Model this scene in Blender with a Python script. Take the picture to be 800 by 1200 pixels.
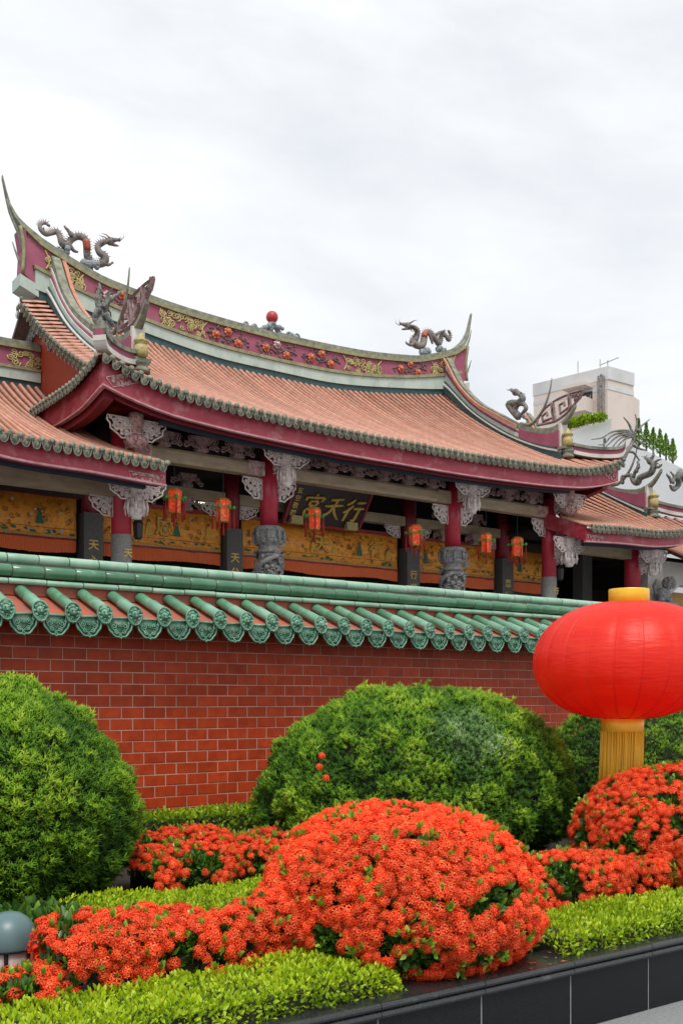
import bpy, math, random
import numpy as np
from mathutils import Matrix, Vector, Euler, noise as mnoise
random.seed(7); RNG = np.random.default_rng(11)
PI = math.pi
SC = bpy.context.scene
for _o in list(bpy.data.objects): bpy.data.objects.remove(_o)
C = SC.collection

# ------------------------------------------------------------------ camera
# X runs along the garden wall and the temple front, Y goes away from the street, Z up.
F_PX, HOR, EYE = 1200.0, 820.0, 1.6
ALPHA = math.atan2(1685.0, F_PX)          # angle between the view axis and the wall direction
SA, CA = math.sin(ALPHA), math.cos(ALPHA)
cam_d = bpy.data.cameras.new('camera'); cam = bpy.data.objects.new('camera', cam_d); C.objects.link(cam)
cam.location = (0, 0, EYE); cam.rotation_euler = (PI/2, 0, -math.asin(CA))
cam_d.sensor_fit = 'HORIZONTAL'; cam_d.sensor_width = 36; cam_d.lens = F_PX*36/800
cam_d.shift_y = (HOR-600)/800; cam_d.clip_end = 3000; cam_d.clip_start = 0.05
SC.camera = cam

def at(x, y, Y):                # pixel of the photograph -> point on the plane Y = const
    t = (x-400)/F_PX; Z = Y/(SA-t*CA)
    return (Z*(CA+t*SA), Y, EYE+Z*(HOR-y)/F_PX)
def atX(x, y, X):               # pixel -> point on the plane X = const
    t = (x-400)/F_PX; Y = X*(SA-t*CA)/(CA+t*SA); Z = Y/(SA-t*CA)
    return (X, Y, EYE+Z*(HOR-y)/F_PX)
def atD(x, y, D):               # pixel -> point at depth D
    t = (x-400)/F_PX; return (D*(CA+t*SA), D*(SA-t*CA), EYE+D*(HOR-y)/F_PX)
def pix(P):
    P = np.atleast_2d(np.asarray(P, float)); fw = CA*P[:,0]+SA*P[:,1]; r = SA*P[:,0]-CA*P[:,1]
    fw = np.where(fw > .05, fw, .05)
    return 400+F_PX*r/fw, HOR-F_PX*(P[:,2]-EYE)/fw, fw

# ------------------------------------------------------------------ world: bright overcast
SUN_EL, SUN_AZ = math.radians(62), math.radians(205)     # azimuth measured from +Y towards +X
W = bpy.data.worlds.new('World'); SC.world = W; W.use_nodes = True
nt = W.node_tree; nt.nodes.clear()
wo = nt.nodes.new('ShaderNodeOutputWorld'); bg = nt.nodes.new('ShaderNodeBackground')
sky = nt.nodes.new('ShaderNodeTexSky'); sky.sky_type = 'NISHITA'; sky.sun_disc = False
sky.sun_elevation = SUN_EL; sky.sun_rotation = SUN_AZ; sky.air_density = 1.0; sky.dust_density = 3.0
tc = nt.nodes.new('ShaderNodeTexCoord'); mp = nt.nodes.new('ShaderNodeMapping')
mp.inputs['Scale'].default_value = (1.0, 1.0, 2.6)
n1 = nt.nodes.new('ShaderNodeTexNoise'); n1.inputs['Scale'].default_value = 2.3; n1.inputs['Detail'].default_value = 6; n1.inputs['Roughness'].default_value = .55
n1.inputs['Distortion'].default_value = .5
rp = nt.nodes.new('ShaderNodeValToRGB')
rp.color_ramp.elements[0].position = .3; rp.color_ramp.elements[0].color = (4.6, 4.78, 5.0, 1)
rp.color_ramp.elements[1].position = .56; rp.color_ramp.elements[1].color = (5.85, 5.9, 5.98, 1)
mx = nt.nodes.new('ShaderNodeMix'); mx.data_type = 'RGBA'; mx.inputs[0].default_value = .93
L = nt.links.new
L(tc.outputs['Generated'], mp.inputs['Vector']); L(mp.outputs[0], n1.inputs['Vector']); L(n1.outputs['Fac'], rp.inputs[0])
L(sky.outputs[0], mx.inputs[6]); L(rp.outputs[0], mx.inputs[7]); L(mx.outputs[2], bg.inputs['Color'])
bg.inputs['Strength'].default_value = .1; L(bg.outputs[0], wo.inputs['Surface'])

sd = bpy.data.lights.new('sun', 'SUN'); sun = bpy.data.objects.new('sun', sd); C.objects.link(sun)
sd.energy = 1.5; sd.angle = math.radians(25); sd.color = (1, .965, .91)
_dir = Vector((math.sin(SUN_AZ)*math.cos(SUN_EL), math.cos(SUN_AZ)*math.cos(SUN_EL), math.sin(SUN_EL)))
sun.rotation_euler = _dir.to_track_quat('Z', 'Y').to_euler(); sun.location = (0, -5, 30)
SC.view_settings.view_transform = 'Standard'; SC.view_settings.look = 'None'
SC.view_settings.gamma = 1; SC.view_settings.use_curve_mapping = False; SC.view_settings.exposure = 0.90

# ------------------------------------------------------------------ materials
MATS = {}
def mat(name, col, rough=.6, col2=None, scale=6, detail=4, lo=.35, hi=.65, bump=0, bscale=40, orand=0, spec=.5, metal=0,
        tint=None, transl=0, stretch=(1,1,1), grime=None, gscale=2.5, glo=.5, ghi=.72, emis=None, estr=0, bdist=.01):
    if name in MATS: return MATS[name]
    m = bpy.data.materials.new(name); m.use_nodes = True; N = m.node_tree.nodes; K = m.node_tree.links.new
    b = N['Principled BSDF']; out = N['Material Output']
    b.inputs['Roughness'].default_value = rough; b.inputs['Metallic'].default_value = metal
    b.inputs['Specular IOR Level'].default_value = spec
    geo = N.new('ShaderNodeNewGeometry')
    mpn = N.new('ShaderNodeMapping'); mpn.inputs['Scale'].default_value = stretch; K(geo.outputs['Position'], mpn.inputs['Vector'])
    cur = None
    if tint is not None:                     # colour by the per-leaf attribute
        a = N.new('ShaderNodeAttribute'); a.attribute_name = 'tint'
        r = N.new('ShaderNodeValToRGB'); cr = r.color_ramp
        while len(cr.elements) < len(tint): cr.elements.new(.5)
        for e, (p, cc) in zip(cr.elements, tint): e.position = p; e.color = (*cc, 1)
        K(a.outputs['Fac'], r.inputs[0]); cur = r.outputs[0]
    else:
        rgb = N.new('ShaderNodeRGB'); rgb.outputs[0].default_value = (*col, 1); cur = rgb.outputs[0]
        if col2 is not None:
            n = N.new('ShaderNodeTexNoise'); n.inputs['Scale'].default_value = scale; n.inputs['Detail'].default_value = detail
            K(mpn.outputs[0], n.inputs['Vector'])
            r = N.new('ShaderNodeMapRange'); r.inputs[1].default_value = lo; r.inputs[2].default_value = hi; K(n.outputs['Fac'], r.inputs[0])
            x = N.new('ShaderNodeMix'); x.data_type = 'RGBA'; K(r.outputs[0], x.inputs[0]); K(cur, x.inputs[6]); x.inputs[7].default_value = (*col2, 1)
            cur = x.outputs[2]
    if grime is not None:
        n = N.new('ShaderNodeTexNoise'); n.inputs['Scale'].default_value = gscale; n.inputs['Detail'].default_value = 8; n.inputs['Roughness'].default_value = .65
        K(geo.outputs['Position'], n.inputs['Vector'])
        r = N.new('ShaderNodeMapRange'); r.inputs[1].default_value = glo; r.inputs[2].default_value = ghi; K(n.outputs['Fac'], r.inputs[0])
        x = N.new('ShaderNodeMix'); x.data_type = 'RGBA'; K(r.outputs[0], x.inputs[0]); K(cur, x.inputs[6]); x.inputs[7].default_value = (*grime, 1)
        cur = x.outputs[2]
    if orand:
        oi = N.new('ShaderNodeObjectInfo'); h = N.new('ShaderNodeHueSaturation')
        r = N.new('ShaderNodeMapRange'); r.inputs[3].default_value = 1-orand; r.inputs[4].default_value = 1+orand
        K(oi.outputs['Random'], r.inputs[0]); K(r.outputs[0], h.inputs['Value']); K(cur, h.inputs['Color']); cur = h.outputs[0]
    K(cur, b.inputs['Base Color'])
    if bump:
        n = N.new('ShaderNodeTexNoise'); n.inputs['Scale'].default_value = bscale; n.inputs['Detail'].default_value = 5
        K(mpn.outputs[0], n.inputs['Vector'])
        u = N.new('ShaderNodeBump'); u.inputs['Strength'].default_value = bump; u.inputs['Distance'].default_value = bdist
        K(n.outputs['Fac'], u.inputs['Height']); K(u.outputs[0], b.inputs['Normal'])
    if emis: b.inputs['Emission Color'].default_value = (*emis, 1); b.inputs['Emission Strength'].default_value = estr
    if transl:
        t = N.new('ShaderNodeBsdfTranslucent'); K(cur, t.inputs['Color'])
        s = N.new('ShaderNodeMixShader'); s.inputs[0].default_value = transl
        K(b.outputs[0], s.inputs[1]); K(t.outputs[0], s.inputs[2]); K(s.outputs[0], out.inputs['Surface'])
    MATS[name] = m; return m

M = dict(
 brick=mat('glazed_red_brick', (.46,.058,.014), .42, (.36,.038,.010), 9, orand=.16, bump=.15, bscale=60, spec=.25, grime=(.30,.075,.05), glo=.62, ghi=.85, gscale=5),
 mortar=mat('pale_pink_mortar', (.58,.40,.32), .9, (.44,.25,.19), 3),
 green=mat('green_glazed_tile', (.115,.265,.165), .25, (.07,.20,.11), 5, orand=.16, bump=.12, bscale=18, spec=.7, grime=(.30,.36,.28), glo=.6, ghi=.8, gscale=9),
 greenlt=mat('sky_sheen_green_glaze', (.30,.46,.35), .34, (.19,.36,.25), 5, orand=.1, bump=.12, bscale=18, grime=(.42,.48,.38), glo=.55, ghi=.75, gscale=8),  # paler coping roll and rail: sky reflection put into the base colour
 greencarve=mat('carved_green_glaze', (.13,.30,.20), .4, (.06,.17,.11), 14, orand=.1, grime=(.30,.38,.30), glo=.52, ghi=.72, gscale=18),
 tilebed=mat('orange_tile_bed', (.42,.085,.035), .7, (.30,.10,.07), 9, grime=(.14,.10,.08), glo=.55, ghi=.7, gscale=11),
 joint=mat('dark_tile_joint', (.10,.085,.07), .9, (.05,.05,.04), 20),
 terra=mat('terracotta_barrel_tile', (.40,.15,.085), .5, (.45,.215,.14), 4, orand=.16, grime=(.20,.095,.065), glo=.56, ghi=.85, gscale=2.2),
 terrabed=mat('terracotta_pan_tile', (.15,.042,.024), .8, (.085,.028,.018), 12, grime=(.18,.09,.06), glo=.5, ghi=.75, gscale=7),
 drip=mat('weathered_grey_green_drip_tile', (.26,.265,.20), .65, (.15,.155,.11), 16, orand=.2, bump=.3, bscale=40, grime=(.07,.07,.05), glo=.55, ghi=.7, gscale=9),
 fascia=mat('pink_red_fascia_paint', (.40,.042,.066), .45, (.31,.022,.038), 2.2, stretch=(1,1,4), grime=(.52,.25,.27), glo=.52, ghi=.8, gscale=3),
 fasciapale=mat('pale_pink_edge', (.58,.32,.34), .6, (.45,.18,.2), 6),
 maroon=mat('deep_red_paint', (.235,.016,.028), .5, (.17,.01,.018), 3),
 colred=mat('red_column_paint', (.46,.028,.055), .35, (.37,.018,.036), 4, grime=(.55,.25,.27), glo=.62, ghi=.85, gscale=4),
 navy=mat('navy_painted_board', (.012,.022,.045), .6, (.02,.03,.05), 4),
 khaki=mat('khaki_beam_paint', (.40,.32,.21), .6, (.31,.235,.15), 3, stretch=(1,1,3), grime=(.16,.12,.08), glo=.6, ghi=.85),
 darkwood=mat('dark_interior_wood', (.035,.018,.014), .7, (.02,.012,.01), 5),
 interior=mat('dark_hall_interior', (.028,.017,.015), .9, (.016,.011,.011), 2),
 carve=mat('painted_carved_wood', (.74,.69,.65), .7, (.56,.43,.41), 17, grime=(.22,.32,.26), glo=.58, ghi=.7, gscale=13),
 carvepink=mat('pink_carved_wood', (.62,.46,.43), .7, (.38,.17,.17), 14, grime=(.12,.10,.09), glo=.52, ghi=.7, gscale=10),
 carvemid=mat('dull_pink_carved_wood', (.36,.27,.25), .7, (.24,.13,.125), 14, grime=(.08,.06,.055), glo=.52, ghi=.7, gscale=10),
 greenM=mat('light_facing_green_glaze', (.17,.335,.235), .28, (.10,.25,.16), 5, orand=.16, bump=.12, bscale=18, spec=.6, grime=(.32,.40,.31), glo=.56, ghi=.78, gscale=9),  # lighter lower barrel tiles: the light on their facing is put into the colour
 greenD=mat('deep_green_glaze', (.065,.185,.10), .2, (.04,.14,.07), 5, orand=.14, bump=.12, bscale=18, spec=.7, grime=(.22,.30,.22), glo=.62, ghi=.85, gscale=9),
 carvedark=mat('brown_carved_bracket', (.20,.11,.095), .7, (.11,.06,.055), 12),
 stone=mat('carved_grey_granite', (.30,.295,.285), .75, (.16,.158,.155), 22, bump=.6, bscale=60, grime=(.07,.07,.075), glo=.52, ghi=.68, gscale=10),
 stoneplain=mat('plain_grey_granite', (.245,.24,.225), .7, (.17,.167,.16), 30, bump=.2, bscale=120),
 darkstone=mat('dark_granite_post', (.10,.10,.094), .55, (.07,.07,.068), 30),
 gold=mat('gold_letter_paint', (.62,.42,.10), .4, (.45,.28,.06), 20, metal=.25),
 relief=mat('gilded_relief', (.50,.42,.17), .6, (.33,.26,.10), 22, grime=(.16,.13,.07), glo=.55, ghi=.7, gscale=20),
 goldtrim=mat('olive_gold_moulding', (.30,.29,.15), .6, (.20,.19,.095), 8, grime=(.10,.10,.07), glo=.55, ghi=.75, gscale=6),
 cap=mat('mossy_ridge_cap', (.26,.27,.20), .8, (.14,.145,.11), 7, bump=.4, bscale=30, grime=(.45,.43,.33), glo=.58, ghi=.8, gscale=5),
 pale=mat('pale_celadon_plaster', (.47,.545,.475), .7, (.38,.45,.40), 3, stretch=(1,1,.5), grime=(.24,.27,.23), glo=.56, ghi=.85, gscale=4),
 teal=mat('dark_teal_band', (.035,.085,.085), .6, (.02,.055,.06), 6),
 ridgepink=mat('faded_plum_panel', (.335,.085,.14), .7, (.27,.06,.105), 3, grime=(.22,.10,.12), glo=.52, ghi=.78),
 white=mat('off_white_plaster', (.62,.60,.56), .7, (.52,.49,.45), 3),
 gable=mat('vermilion_gable_tile', (.44,.062,.022), .55, (.34,.04,.014), 14, stretch=(1,1,5), bump=.2, bscale=30),
 dragon=mat('weathered_mosaic_dragon', (.175,.13,.11), .6, (.29,.24,.205), 26, grime=(.10,.13,.15), glo=.5, ghi=.62, gscale=14, bump=.8, bscale=90, bdist=.03),
 dragong=mat('green_mosaic_dragon', (.12,.135,.125), .6, (.28,.27,.24), 26, grime=(.08,.07,.07), glo=.5, ghi=.62, gscale=14, bump=.8, bscale=90, bdist=.03),
 dragono=mat('orange_belly_mosaic', (.45,.10,.04), .6, (.3,.07,.04), 20),
 fret=mat('mauve_fretwork', (.27,.165,.165), .7, (.17,.11,.11), 14, grime=(.40,.36,.34), glo=.55, ghi=.75, gscale=8),
 blossom=mat('orange_peony_mosaic', (.44,.05,.03), .5, (.60,.22,.09), 30),
 blossomw=mat('white_peony_mosaic', (.60,.52,.50), .5, (.4,.2,.2), 30),
 vine=mat('dark_green_vine_mosaic', (.085,.10,.085), .6, (.20,.15,.13), 25),
 bluemos=mat('blue_grey_mosaic', (.13,.17,.21), .6, (.32,.34,.33), 25),
 ball=mat('red_fire_pearl', (.46,.035,.035), .45, (.36,.025,.025), 6),
 silk=mat('gold_embroidered_silk', (.84,.38,.042), .5, (.74,.25,.028), 10, grime=(.42,.15,.02), glo=.54, ghi=.7, gscale=7, bump=.4, bscale=70),
 silktrim=mat('gold_border_silk', (.52,.30,.06), .55, (.36,.16,.03), 24),
 embd=mat('dark_embroidery', (.12,.055,.02), .6, (.25,.12,.02), 20),
 embg=mat('green_embroidery', (.02,.16,.07), .6, (.04,.09,.05), 20),
 embw=mat('pale_embroidery', (.55,.50,.42), .6, (.35,.35,.40), 20),
 emby=mat('yellow_embroidery', (.58,.36,.03), .5, (.50,.25,.02), 20),
 fringe=mat('orange_silk_fringe', (.70,.14,.028), .6, (.58,.10,.02), 30, stretch=(6,6,.3)),
 rail=mat('dark_red_rail', (.26,.014,.022), .5, (.19,.01,.016), 3),
 plaque=mat('black_red_lacquer', (.028,.011,.011), .35, (.02,.009,.009), 3),
 lampred=mat('lit_red_lantern_panel', (.62,.03,.015), .5, (.78,.26,.05), 16, lo=.5, hi=.6, emis=(1,.06,.015), estr=.14),
 lampgold=mat('lantern_gold_frame', (.62,.30,.06), .45, (.5,.2,.03), 20),
 lampgreen=mat('green_lantern_knob', (.07,.42,.07), .4, (.05,.3,.06), 20),
 tasselred=mat('red_tassel_thread', (.42,.02,.015), .7, (.33,.015,.01), 20),
 silkred=mat('red_lantern_fabric', (.94,.050,.018), .42, (.90,.030,.012), 2.5, bump=.22, bscale=9, stretch=(1,1,5), bdist=.03, transl=.5, spec=.55),
 seam=mat('red_lantern_seam', (.72,.012,.01), .6, (.66,.01,.008), 3),
 foil=mat('gold_foil_band', (.86,.52,.035), .38, (.80,.43,.02), 9, metal=.2, bump=.2, bscale=60),
 tassel=mat('gold_tassel_thread', (.82,.52,.04), .6, (.70,.38,.02), 40, stretch=(1,1,.05)),
 granite=mat('polished_black_granite', (.011,.012,.014), .25, (.006,.0065,.008), 130, spec=.3, orand=.2),
 granitecap=mat('black_granite_cap', (.026,.029,.030), .24, (.013,.015,.016), 90, spec=.6, grime=(.13,.13,.12), glo=.58, ghi=.8, gscale=8),
 grout=mat('grey_grout', (.27,.28,.29), .8, (.2,.2,.2), 30),
 paving=mat('grey_granite_paving', (.24,.245,.25), .8, (.17,.175,.18), 60, bump=.2, bscale=150),
 soil=mat('dark_planter_soil', (.035,.026,.018), .95, (.02,.015,.01), 9, bump=.8, bscale=30, bdist=.05),
 bollard=mat('teal_grey_lamp_dome', (.085,.15,.155), .38, (.07,.13,.135), 3, spec=.5),
 frost=mat('frosted_lamp_glass', (.55,.45,.42), .45, (.48,.38,.36), 5),
 black=mat('black_iron', (.015,.015,.017), .5, (.01,.01,.011), 5),
 bpink=mat('pale_pink_concrete', (.63,.545,.485), .85, (.56,.48,.425), .5, grime=(.42,.36,.33), glo=.58, ghi=.85, gscale=.7, stretch=(1,1,.3)),
 bgrey=mat('pale_grey_parapet', (.58,.58,.575), .85, (.48,.48,.48), .6),
 bwhite=mat('white_tiled_facade', (.86,.87,.87), .6, (.80,.81,.81), .9),
 glass=mat('dark_window_glass', (.04,.05,.06), .1, (.03,.035,.04), 2),
 pipe=mat('grey_downpipe', (.25,.23,.21), .6, (.15,.14,.13), 4),
 fluo=mat('lit_fluorescent_tube', (.8,.75,.6), .5, emis=(1,.85,.55), estr=2.2),
 bark=mat('brown_bark', (.07,.045,.03), .9, (.04,.026,.018), 20, bump=.5),
 # leaves
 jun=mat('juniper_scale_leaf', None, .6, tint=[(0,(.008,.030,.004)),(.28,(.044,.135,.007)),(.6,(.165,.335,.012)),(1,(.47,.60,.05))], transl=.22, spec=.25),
 junp=mat('blue_green_juniper_leaf', None, .6, tint=[(0,(.02,.06,.014)),(.4,(.13,.27,.07)),(1,(.42,.56,.24))], transl=.2, spec=.25),
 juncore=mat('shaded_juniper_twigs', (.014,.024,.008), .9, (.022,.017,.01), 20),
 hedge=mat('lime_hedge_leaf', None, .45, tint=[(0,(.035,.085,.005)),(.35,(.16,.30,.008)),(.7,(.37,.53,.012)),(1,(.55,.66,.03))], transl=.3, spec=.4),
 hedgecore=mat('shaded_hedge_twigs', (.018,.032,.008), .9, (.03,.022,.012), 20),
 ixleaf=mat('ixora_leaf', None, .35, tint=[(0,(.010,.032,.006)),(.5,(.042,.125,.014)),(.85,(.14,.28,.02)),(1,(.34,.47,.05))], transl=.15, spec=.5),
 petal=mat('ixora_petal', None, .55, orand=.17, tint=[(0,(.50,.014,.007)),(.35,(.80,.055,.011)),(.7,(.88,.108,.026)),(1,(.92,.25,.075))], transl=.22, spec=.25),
)

# ------------------------------------------------------------------ mesh helpers
WM = {}
class MB:
    def __init__(s): s.v = []; s.f = []
    def add(s, v, f):
        o = len(s.v); s.v += [tuple(p) for p in v]; s.f += [tuple(i+o for i in q) for q in f]; return s
    def box(s, x0, x1, y0, y1, z0, z1):
        return s.add([(x0,y0,z0),(x1,y0,z0),(x1,y1,z0),(x0,y1,z0),(x0,y0,z1),(x1,y0,z1),(x1,y1,z1),(x0,y1,z1)],
                     [(0,3,2,1),(4,5,6,7),(0,1,5,4),(1,2,6,5),(2,3,7,6),(3,0,4,7)])
    def loft(s, secs, closed=True, caps=True):
        n = len(secs[0]); v = [p for q in secs for p in q]; f = []
        for i in range(len(secs)-1):
            for j in range(n if closed else n-1):
                k = (j+1) % n; f.append((i*n+j, i*n+k, (i+1)*n+k, (i+1)*n+j))
        if caps and closed: f.append(tuple(range(n-1, -1, -1))); f.append(tuple(range((len(secs)-1)*n, len(secs)*n)))
        return s.add(v, f)
    def prism(s, poly, vec):
        a = [tuple(p) for p in poly]; b = [(p[0]+vec[0], p[1]+vec[1], p[2]+vec[2]) for p in poly]
        return s.loft([a, b])
    def tube(s, path, rad, n=6, caps=True, flat=1.0):
        P = [Vector(p) for p in path]; secs = []; up = Vector((0, 0, 1)); prev = None
        for i, p in enumerate(P):
            t = (P[min(i+1, len(P)-1)]-P[max(i-1, 0)])
            t = t.normalized() if t.length > 1e-9 else Vector((0,0,1))
            if prev is None:
                a = t.cross(up if abs(t.z) < .95 else Vector((1,0,0))).normalized()
            else:
                a = (prev-t*prev.dot(t)); a = a.normalized() if a.length > 1e-6 else t.orthogonal().normalized()
            prev = a; b = t.cross(a)
            r = rad[i] if hasattr(rad, '__len__') else rad
            secs.append([tuple(p+a*(r*math.cos(2*PI*k/n))+b*(r*flat*math.sin(2*PI*k/n))) for k in range(n)])
        return s.loft(secs, True, caps)
    def lathe(s, prof, c=(0,0,0), n=16, caps=True):
        return s.loft([[(c[0]+r*math.cos(2*PI*k/n), c[1]+r*math.sin(2*PI*k/n), c[2]+z) for k in range(n)] for r, z in prof], True, caps)
    def ball(s, c, r, nu=10, nv=7, sc=(1,1,1)):
        prof = [(max(1e-4, math.sin(PI*i/nv)), -math.cos(PI*i/nv)) for i in range(nv+1)]
        return s.loft([[(c[0]+r*sc[0]*a*math.cos(2*PI*k/nu), c[1]+r*sc[1]*a*math.sin(2*PI*k/nu), c[2]+r*sc[2]*z) for k in range(nu)] for a, z in prof], True, False)
    def grid(s, fn, us, vs):
        n = len(vs); v = [fn(u, w) for u in us for w in vs]
        return s.add(v, [(i*n+j, i*n+j+1, (i+1)*n+j+1, (i+1)*n+j) for i in range(len(us)-1) for j in range(n-1)])
    def ribbon(s, pts, axis, c, hw):
        """pts: (u, z0, z1); a solid band running along u, half width hw about c on the other axis."""
        secs = []
        for p in pts:
            u, z0, z1 = p[:3]; w = p[3] if len(p) > 3 else hw
            if axis == 'X': secs.append([(u, c-w, z0), (u, c+w, z0), (u, c+w, z1), (u, c-w, z1)])
            else: secs.append([(c-w, u, z0), (c+w, u, z0), (c+w, u, z1), (c-w, u, z1)])
        return s.loft(secs)
    def mesh(s, name, m, smooth=False, recentre=True, base=None):
        me = bpy.data.meshes.new(name); v = np.array(s.v, float)
        if base is None and recentre:
            lo, hi = v.min(0), v.max(0); base = ((lo[0]+hi[0])/2, (lo[1]+hi[1])/2, lo[2])
        if base is None: base = (0, 0, 0)
        me.from_pydata([tuple(p) for p in (v-np.array(base))], [], s.f)
        if m: me.materials.append(m)
        if smooth: me.polygons.foreach_set('use_smooth', [True]*len(me.polygons))
        me.update(); return me, base
    def build(s, name, m, parent=None, smooth=False, base=None, **tags):
        me, b = s.mesh(name, m, smooth, True, base)
        return place(name, me, parent, b, **tags)
def tag(o, label=None, cat=None, group=None, kind=None):
    if label: o['label'] = label
    if cat: o['category'] = cat
    if group: o['group'] = group
    if kind: o['kind'] = kind
    return o
def place(name, me, parent=None, loc=(0,0,0), rot=(0,0,0), scale=(1,1,1), **tags):
    o = bpy.data.objects.new(name, me); C.objects.link(o)
    o.location = loc; o.rotation_euler = rot; o.scale = scale
    WM[o.name] = Matrix.LocRotScale(Vector(loc), Euler(rot), Vector(scale))
    if parent is not None:
        o.parent = parent; o.matrix_parent_inverse = WM[parent.name].inverted()
    return tag(o, **tags)
def thing(name, label, cat, loc, group=None): return place(name, None, None, loc, label=label, cat=cat, group=group)
def np_mesh(name, V, Fc, m, tint=None, smooth=False):
    """V (n,3), Fc (m,k) arrays."""
    me = bpy.data.meshes.new(name); k = Fc.shape[1]
    me.vertices.add(len(V)); me.vertices.foreach_set('co', V.astype(np.float32).ravel())
    me.loops.add(Fc.size); me.loops.foreach_set('vertex_index', Fc.astype(np.int32).ravel())
    me.polygons.add(len(Fc)); me.polygons.foreach_set('loop_start', np.arange(0, Fc.size, k, dtype=np.int32))
    me.polygons.foreach_set('loop_total', np.full(len(Fc), k, np.int32))
    if smooth: me.polygons.foreach_set('use_smooth', np.ones(len(Fc), bool))
    me.materials.append(m)
    if tint is not None:
        a = me.attributes.new('tint', 'FLOAT', 'POINT'); a.data.foreach_set('value', tint.astype(np.float32))
    me.update(calc_edges=True); return me
def spiral(c, r, turns, ph, ux=(1,0,0), uz=(0,0,1), n=14, sgn=1):
    c = Vector(c); ux = Vector(ux); uz = Vector(uz)
    return [tuple(c+ux*(r*(1-.85*i/n)*math.cos(ph+sgn*turns*2*PI*i/n))+uz*(r*(1-.85*i/n)*math.sin(ph+sgn*turns*2*PI*i/n))) for i in range(n+1)]
def interp(xs, ys):
    xs = np.array(xs, float); ys = np.array(ys, float)
    d = np.gradient(ys, xs)
    def fn(x):
        x = min(max(x, xs[0]), xs[-1]); i = min(int(np.searchsorted(xs, x, 'right'))-1, len(xs)-2); h = xs[i+1]-xs[i]; t = (x-xs[i])/h
        return float((2*t**3-3*t*t+1)*ys[i]+(t**3-2*t*t+t)*h*d[i]+(-2*t**3+3*t*t)*ys[i+1]+(t**3-t*t)*h*d[i+1])
    return fn
def smooth_path(pts, k=4):
    pts = [Vector(p) for p in pts]; out = []
    for i in range(len(pts)-1):
        p0, p1, p2, p3 = pts[max(i-1,0)], pts[i], pts[i+1], pts[min(i+2,len(pts)-1)]
        for j in range(k):
            t = j/k
            out.append(tuple(.5*((2*p1)+(p2-p0)*t+(2*p0-5*p1+4*p2-p3)*t*t+(3*p1-p0-3*p2+p3)*t**3)))
    out.append(tuple(pts[-1])); return out
def text_mesh(body, size, depth, m, shear=0):
    cu = bpy.data.curves.new('letters', 'FONT'); cu.body = body; cu.size = size; cu.extrude = depth; cu.shear = shear
    cu.offset = size*.022; cu.align_x = 'CENTER'; cu.align_y = 'CENTER'; cu.resolution_u = 2
    o = bpy.data.objects.new('letters', cu); C.objects.link(o)
    me = bpy.data.meshes.new_from_object(o.evaluated_get(bpy.context.evaluated_depsgraph_get()))
    bpy.data.objects.remove(o); bpy.data.curves.remove(cu); me.materials.clear(); me.materials.append(m); return me
# ================================================================== ground and planter
g = MB().add([(-1500,-1500,0),(1500,-1500,0),(1500,1500,0),(-1500,1500,0)], [(0,1,2,3)])
g.build('ground', M['paving'], base=(0,0,0), kind='structure')
sl = MB(); nx, ny = 60, 16
sl.grid(lambda u, w: (u, w, .285+.02*mnoise.noise(Vector((u*2, w*2, 0)))), list(np.linspace(-6, 17, nx)), list(np.linspace(3.6, 8.1, ny)))
sl.f = [q[::-1] for q in sl.f]
sl.build('soil', M['soil'], smooth=True, kind='structure')
KERB_Y, KERB_Z, PAN = 3.35, .34, .585
kerb = thing('planter_kerb', 'low polished black granite planter kerb with a double rounded cap', 'kerb', (4, 3.45, 0))
MB().box(-3.9, 15.9, KERB_Y+.034, KERB_Y+.22, 0, KERB_Z-.04).build('kerb_core', M['grout'], kerb)
pm, _ = MB().box(-PAN/2+.006, PAN/2-.006, -.02, .02, 0, .268).mesh('panel', M['granite'], recentre=False)
prof = [(.25,-.04),(.25,0),(.03,0)]
for c0, a0 in ((-.016, 90), (-.052, 90)):
    for k in range(7):
        a = math.radians(a0+k*30); prof.append((.022+.018*math.cos(a), c0+.017*math.sin(a)))
prof += [(.07,-.07),(.07,-.04)]
cm, _ = MB().prism([(-PAN/2+.002, y, z) for y, z in prof], (PAN-.004, 0, 0)).mesh('cap_stone', M['granitecap'], recentre=False)
for k in range(-11, 21):
    x = 3.18+PAN/2+PAN*k
    place('panel', pm, kerb, (x, KERB_Y+.05, .002)); place('cap_stone', cm, kerb, (x, KERB_Y, KERB_Z+random.uniform(-.0008,.0008)))

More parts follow.
